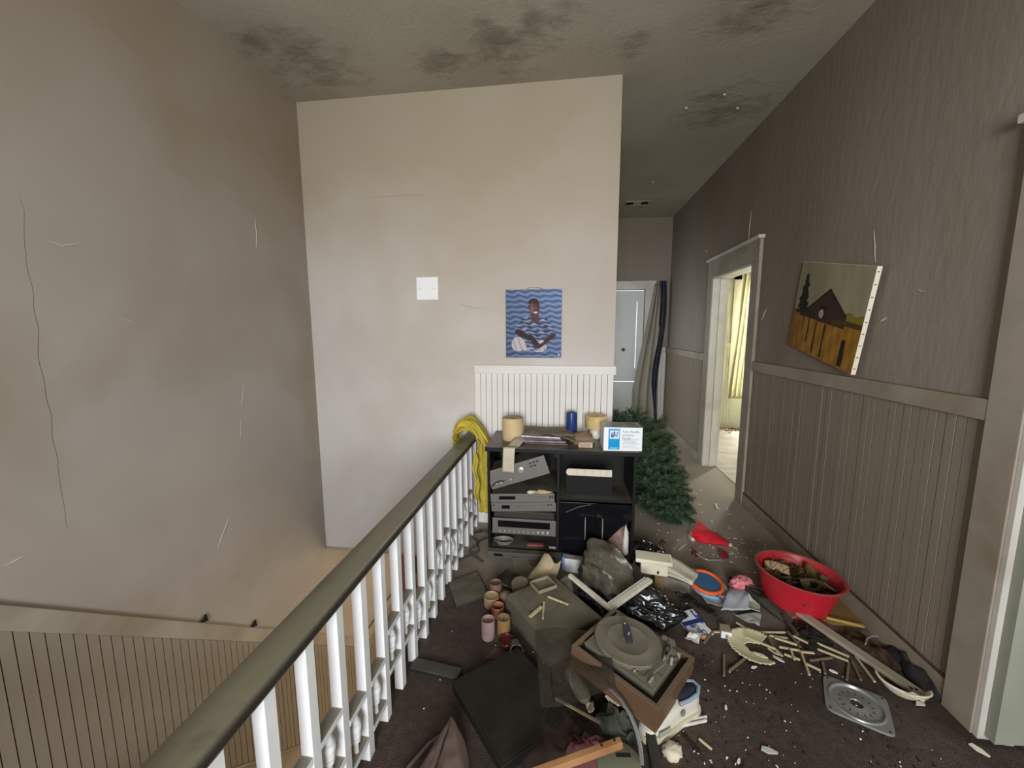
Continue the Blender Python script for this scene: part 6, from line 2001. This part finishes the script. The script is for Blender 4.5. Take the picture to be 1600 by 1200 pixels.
o = lump('crumpled_wrapper', 'crumpled white and tan paper wrapper at the bottom right of the black bar', 'wrapper', (0.3975, 1.3057, 0), (0.026, 0.024, 0.02), mat('white_tan_wrapper', (206, 194, 172), 0.6, 0.15, 18), 63.0, 0.4, 0.2, 0.5)
stick((0.454, 1.3846, 0), (0.4973, 1.3189, 0), 0.002, mat('black_splinter', (38, 32, 28), 0.8), 0.009, 0.006, 'thin black splinter right of the crumpled wrapper', 'splinter')
stick((0.5089, 1.3705, 0), (0.542, 1.3359, 0), 0.002, mat('pale_splinter', (196, 176, 146), 0.8), 0.009, 0.006, 'pale wood splinter beside the thin black splinter', 'splinter')


def shard(label, loc_, s_, rz, m, name='plaster_shard'):
    o = MB().prism([(-s_, -s_ * 0.25), (-s_ * 0.2, -s_ * 0.45), (s_ * 0.9, -s_ * 0.1), (s_, s_ * 0.15), (s_ * 0.1, s_ * 0.4), (-s_ * 0.8, s_ * 0.3)], 0, 0.006).build(name, m, None, bevel=0.001)
    put(o, loc_, (0.06, 0.05, rz))
    return tag(o, label, 'shard')


M_greyshard = mat('pale_grey_plaster', (170, 172, 162), 0.8, 0.06, 20)
shard('pale grey plaster shard at the bottom edge right of centre', (0.7453, 1.359, 0.002), 0.028, -0.2, M_greyshard)
shard('pale plaster shard in the bottom right corner', (1.4928, 1.4603, 0.002), 0.026, -1.0, mat('cream_plaster', (204, 196, 178), 0.8, 0.06, 20))
shard('small white plaster shard with sharp tip in the middle of the carpet', (0.6561, 1.5156, 0.002), 0.012, 1.2, M_paper)
shard('white plaster shard at the bottom edge below the splinters', (0.6215, 1.3078, 0.002), 0.012, 0.9, M_paper)
shard('white chalky shard by the corner of the stamped metal plate', (1.1936, 1.7576, 0.002), 0.016, -0.6, M_paper)
nbd = thing('pine_board', 'split orange pine board with nail heads at the bottom edge of the view', 'board', (0, 0, 0))
MB().bar((-0.1473, 1.0651, 0.1), (0.2014, 1.191, 0.15), 0.022, 0.026).build('board', mat('split_pine', (160, 118, 80), 0.6, 0.15, 6, dirt=(120, 76, 42), dirt_amt=0.6, dirt_scale=7), nbd, bevel=0.002)
for a in ((0.1336, 1.1565, 0.17), (0.1759, 1.1734, 0.176)):
    MB().lathe([(0.004, -0.002), (0.004, 0.002), (0, 0.003)], 8, T(*a)).build('nail_head', M_dark, nbd)
td = thing('plastic_tub', 'pink plastic tub with a grey-green lid at the bottom edge', 'tub', (0.1972, 1.202, 0), rz=0.1)
MB().lathe([(0.058, 0.0), (0.064, 0.004), (0.07, 0.052), (0, 0.052)], 30).build('tub', mat('pink_plastic', (178, 84, 100), 0.4, 0.05, 8), td, smooth=True)
MB().lathe([(0.074, 0.05), (0.074, 0.06), (0.068, 0.064), (0, 0.063)], 30).build('lid', mat('grey_green_plastic', (108, 112, 94), 0.5, 0.05, 8, dust=0.4), td, smooth=True)
MB().cbox((0.02, 0.02, 0.0645), (0.05, 0.012, 0.002)).build('lid_slot', M_dark, td)
dc = clothheap('green_cloth', 'dark grey-green stiff cloth between the steel band and the pine board', (0.208, 1.3642, 0), 0.17, 0.14, 0.10, mat('dark_green_cloth', (56, 60, 52), 0.9, 0.1, 10, dust=0.2), 66.0, radians(-35))
stick((-0.0198, 1.3796, 0.09), (0.1436, 1.3014, 0.09), 0.09, M_pegdark, 0.011, 0.006, 'thin grey stick below the wire screen', 'thin_stick')
clothheap('brown_cloth', 'dark brown cloth spread under the pine board and wire screen', (0.0113, 1.3187, 0), 0.34, 0.34, 0.06, mat('dark_brown_cloth', (50, 38, 32), 0.95, 0.15, 14), 70.0, 0.3)
clothheap('maroon_cloth', 'dusky maroon cloth under the pine board at the bottom edge', (0.0903, 1.2432, 0), 0.16, 0.14, 0.085, mat('maroon_cloth', (92, 56, 56), 0.95, 0.12, 14), 73.0, 0.1)
pb = thing('plastic_bottle', 'dusty clear plastic bottle lying under the wire screen', 'bottle', (0.0738, 1.4671, 0.066), rot=(radians(90), 0, radians(25)))
MB().lathe([(0.026, -0.08), (0.03, -0.075), (0.03, 0.03), (0.022, 0.055), (0.012, 0.068), (0.012, 0.085), (0, 0.085)], 24).build('bottle', M_clear, pb, smooth=True)
MB().lathe([(0.0135, 0.083), (0.0135, 0.1), (0, 0.1)], 16).build('cap', mat('white_plastic_cap', (200, 196, 188), 0.5), pb, smooth=True)
shard('pale tan fragment between the grey stick and the steel band', (0.1166, 1.3772, 0.075), 0.022, 1.2, mat('tan_fragment', (140, 126, 100), 0.8, 0.1, 14), 'fragment')
shard('white curved fragment under the near corner of the turntable', (0.1982, 1.4051, 0.085), 0.03, -0.7, M_ivory, 'fragment')

# cables beside the cabinet
cg = 'thin black cables on the carpet left of the cabinet'
for q in range(4):
    s = 3.0 * q
    pts = [(-0.60 + 0.05 * sin(s + t * 0.8) + 0.05 * sin(t * 0.37 + s), 2.80 - 0.032 * t, 0.005 + 0.01 * abs(sin(t * 0.5 + s))) for t in range(14)]
    o = MB().tube(pts, 0.0028, 6).build('cable', M_blk, None, smooth=True)
    tag(o, 'thin black cable tangled on the carpet left of the cabinet', 'cable', cg)
tw = MB()
o = MB().tube([(0.6771, 2.7758, 0.004), (0.6975, 2.7903, 0.012), (0.7232, 2.7869, 0.006)], 0.004, 6).tube([(0.6975, 2.7903, 0.012), (0.7159, 2.832, 0.01)], 0.003, 5).build('dark_twig', mat('dark_twig', (70, 54, 38), 0.9), None, smooth=True)
tag(o, 'dark twig on the hall floor behind the bin bags', 'twig')
o = MB().tube([(0.658, 2.6326, 0.004), (0.6597, 2.5697, 0.014), (0.6742, 2.5434, 0.004)], 0.005, 6).tube([(0.6528, 2.5554, 0.004), (0.6768, 2.5905, 0.012)], 0.004, 5).build('dark_twig', mat('dark_twig', (70, 54, 38), 0.9), None, smooth=True)
tag(o, 'dark twig cluster on the hall floor next to the short pale stick', 'twig')
stick((1.3128, 3.5171, 0), (1.2911, 3.425, 0), 0.001, M_paper, 0.018, 0.008, 'short white strip on the hall floor before the bedroom doorway', 'paper_strip')
o = blob(0.05, 0.035, 0.03, 81.0, 0.25, 0.35, 3).build('crumpled_cloth', M_greendoor, None, smooth='all')
put(o, (1.72, 1.44, 0.001), (0, 0, 0.3))
tag(o, 'grey-green crumpled rag at the foot of the near doorway', 'cloth')

# paint flakes: too many and too small to count
fk = MB()
fr_ = random.Random(3)
def flakes(n, x0, x1, y0, y1, s0, s1):
    for _ in range(n):
        x, y = fr_.uniform(x0, x1), fr_.uniform(y0, y1)
        s, a = fr_.uniform(s0, s1), fr_.random() * 6.28
        fk.cbox((0, 0, 0.0015), (s * 2, s * fr_.uniform(0.7, 1.6), 0.003), T(x, y, 0.0005) @ Rz(a))


flakes(60, 0.62, 1.42, 2.2, 3.6, 0.003, 0.008)
flakes(40, 0.9, 1.4, 3.0, 4.6, 0.004, 0.012)
flakes(36, 1.0, 1.3, 2.65, 2.95, 0.004, 0.012)
flakes(200, 0.3, 1.35, 0.75, 1.75, 0.0008, 0.003)
flakes(50, -0.6, 0.2, 1.0, 2.4, 0.001, 0.003)
flakes(40, 0.45, 0.9, 0.9, 1.35, 0.002, 0.005)
o = fk.build('paint_flakes', mat('white_paint_flakes', (224, 220, 212), 0.8, 0.05, 20), None, fix=False)
tag(o, 'white paint flakes and crumbs scattered over the carpet', 'debris', kind='stuff')
fk = MB()
fr2 = random.Random(9)
for _ in range(260):
    s_ = fr2.uniform(0.006, 0.022)
    fk.cbox((0, 0, 0.004), (s_ * 2, s_, 0.006), T(fr2.uniform(1.75, 3.0), 6.43 - abs(fr2.gauss(0, 0.12)), 0.007) @ Rz(fr2.random() * 6.28))
o = fk.build('leaf_litter', mat('brown_leaf_litter', (112, 84, 54), 0.9, 0.2, 12), None, fix=False)
tag(o, 'brown leaf litter along the foot of the bedroom wall', 'debris', kind='stuff')
fk = MB()
flakes(420, 0.35, 1.35, 0.75, 1.8, 0.001, 0.0045)
flakes(40, 0.5, 1.4, 2.0, 2.9, 0.001, 0.004)
o = fk.build('dirt_crumbs', mat('dark_dirt', (40, 33, 28), 0.95), None, fix=False)
tag(o, 'dark dirt crumbs trodden into the carpet', 'debris', kind='stuff')
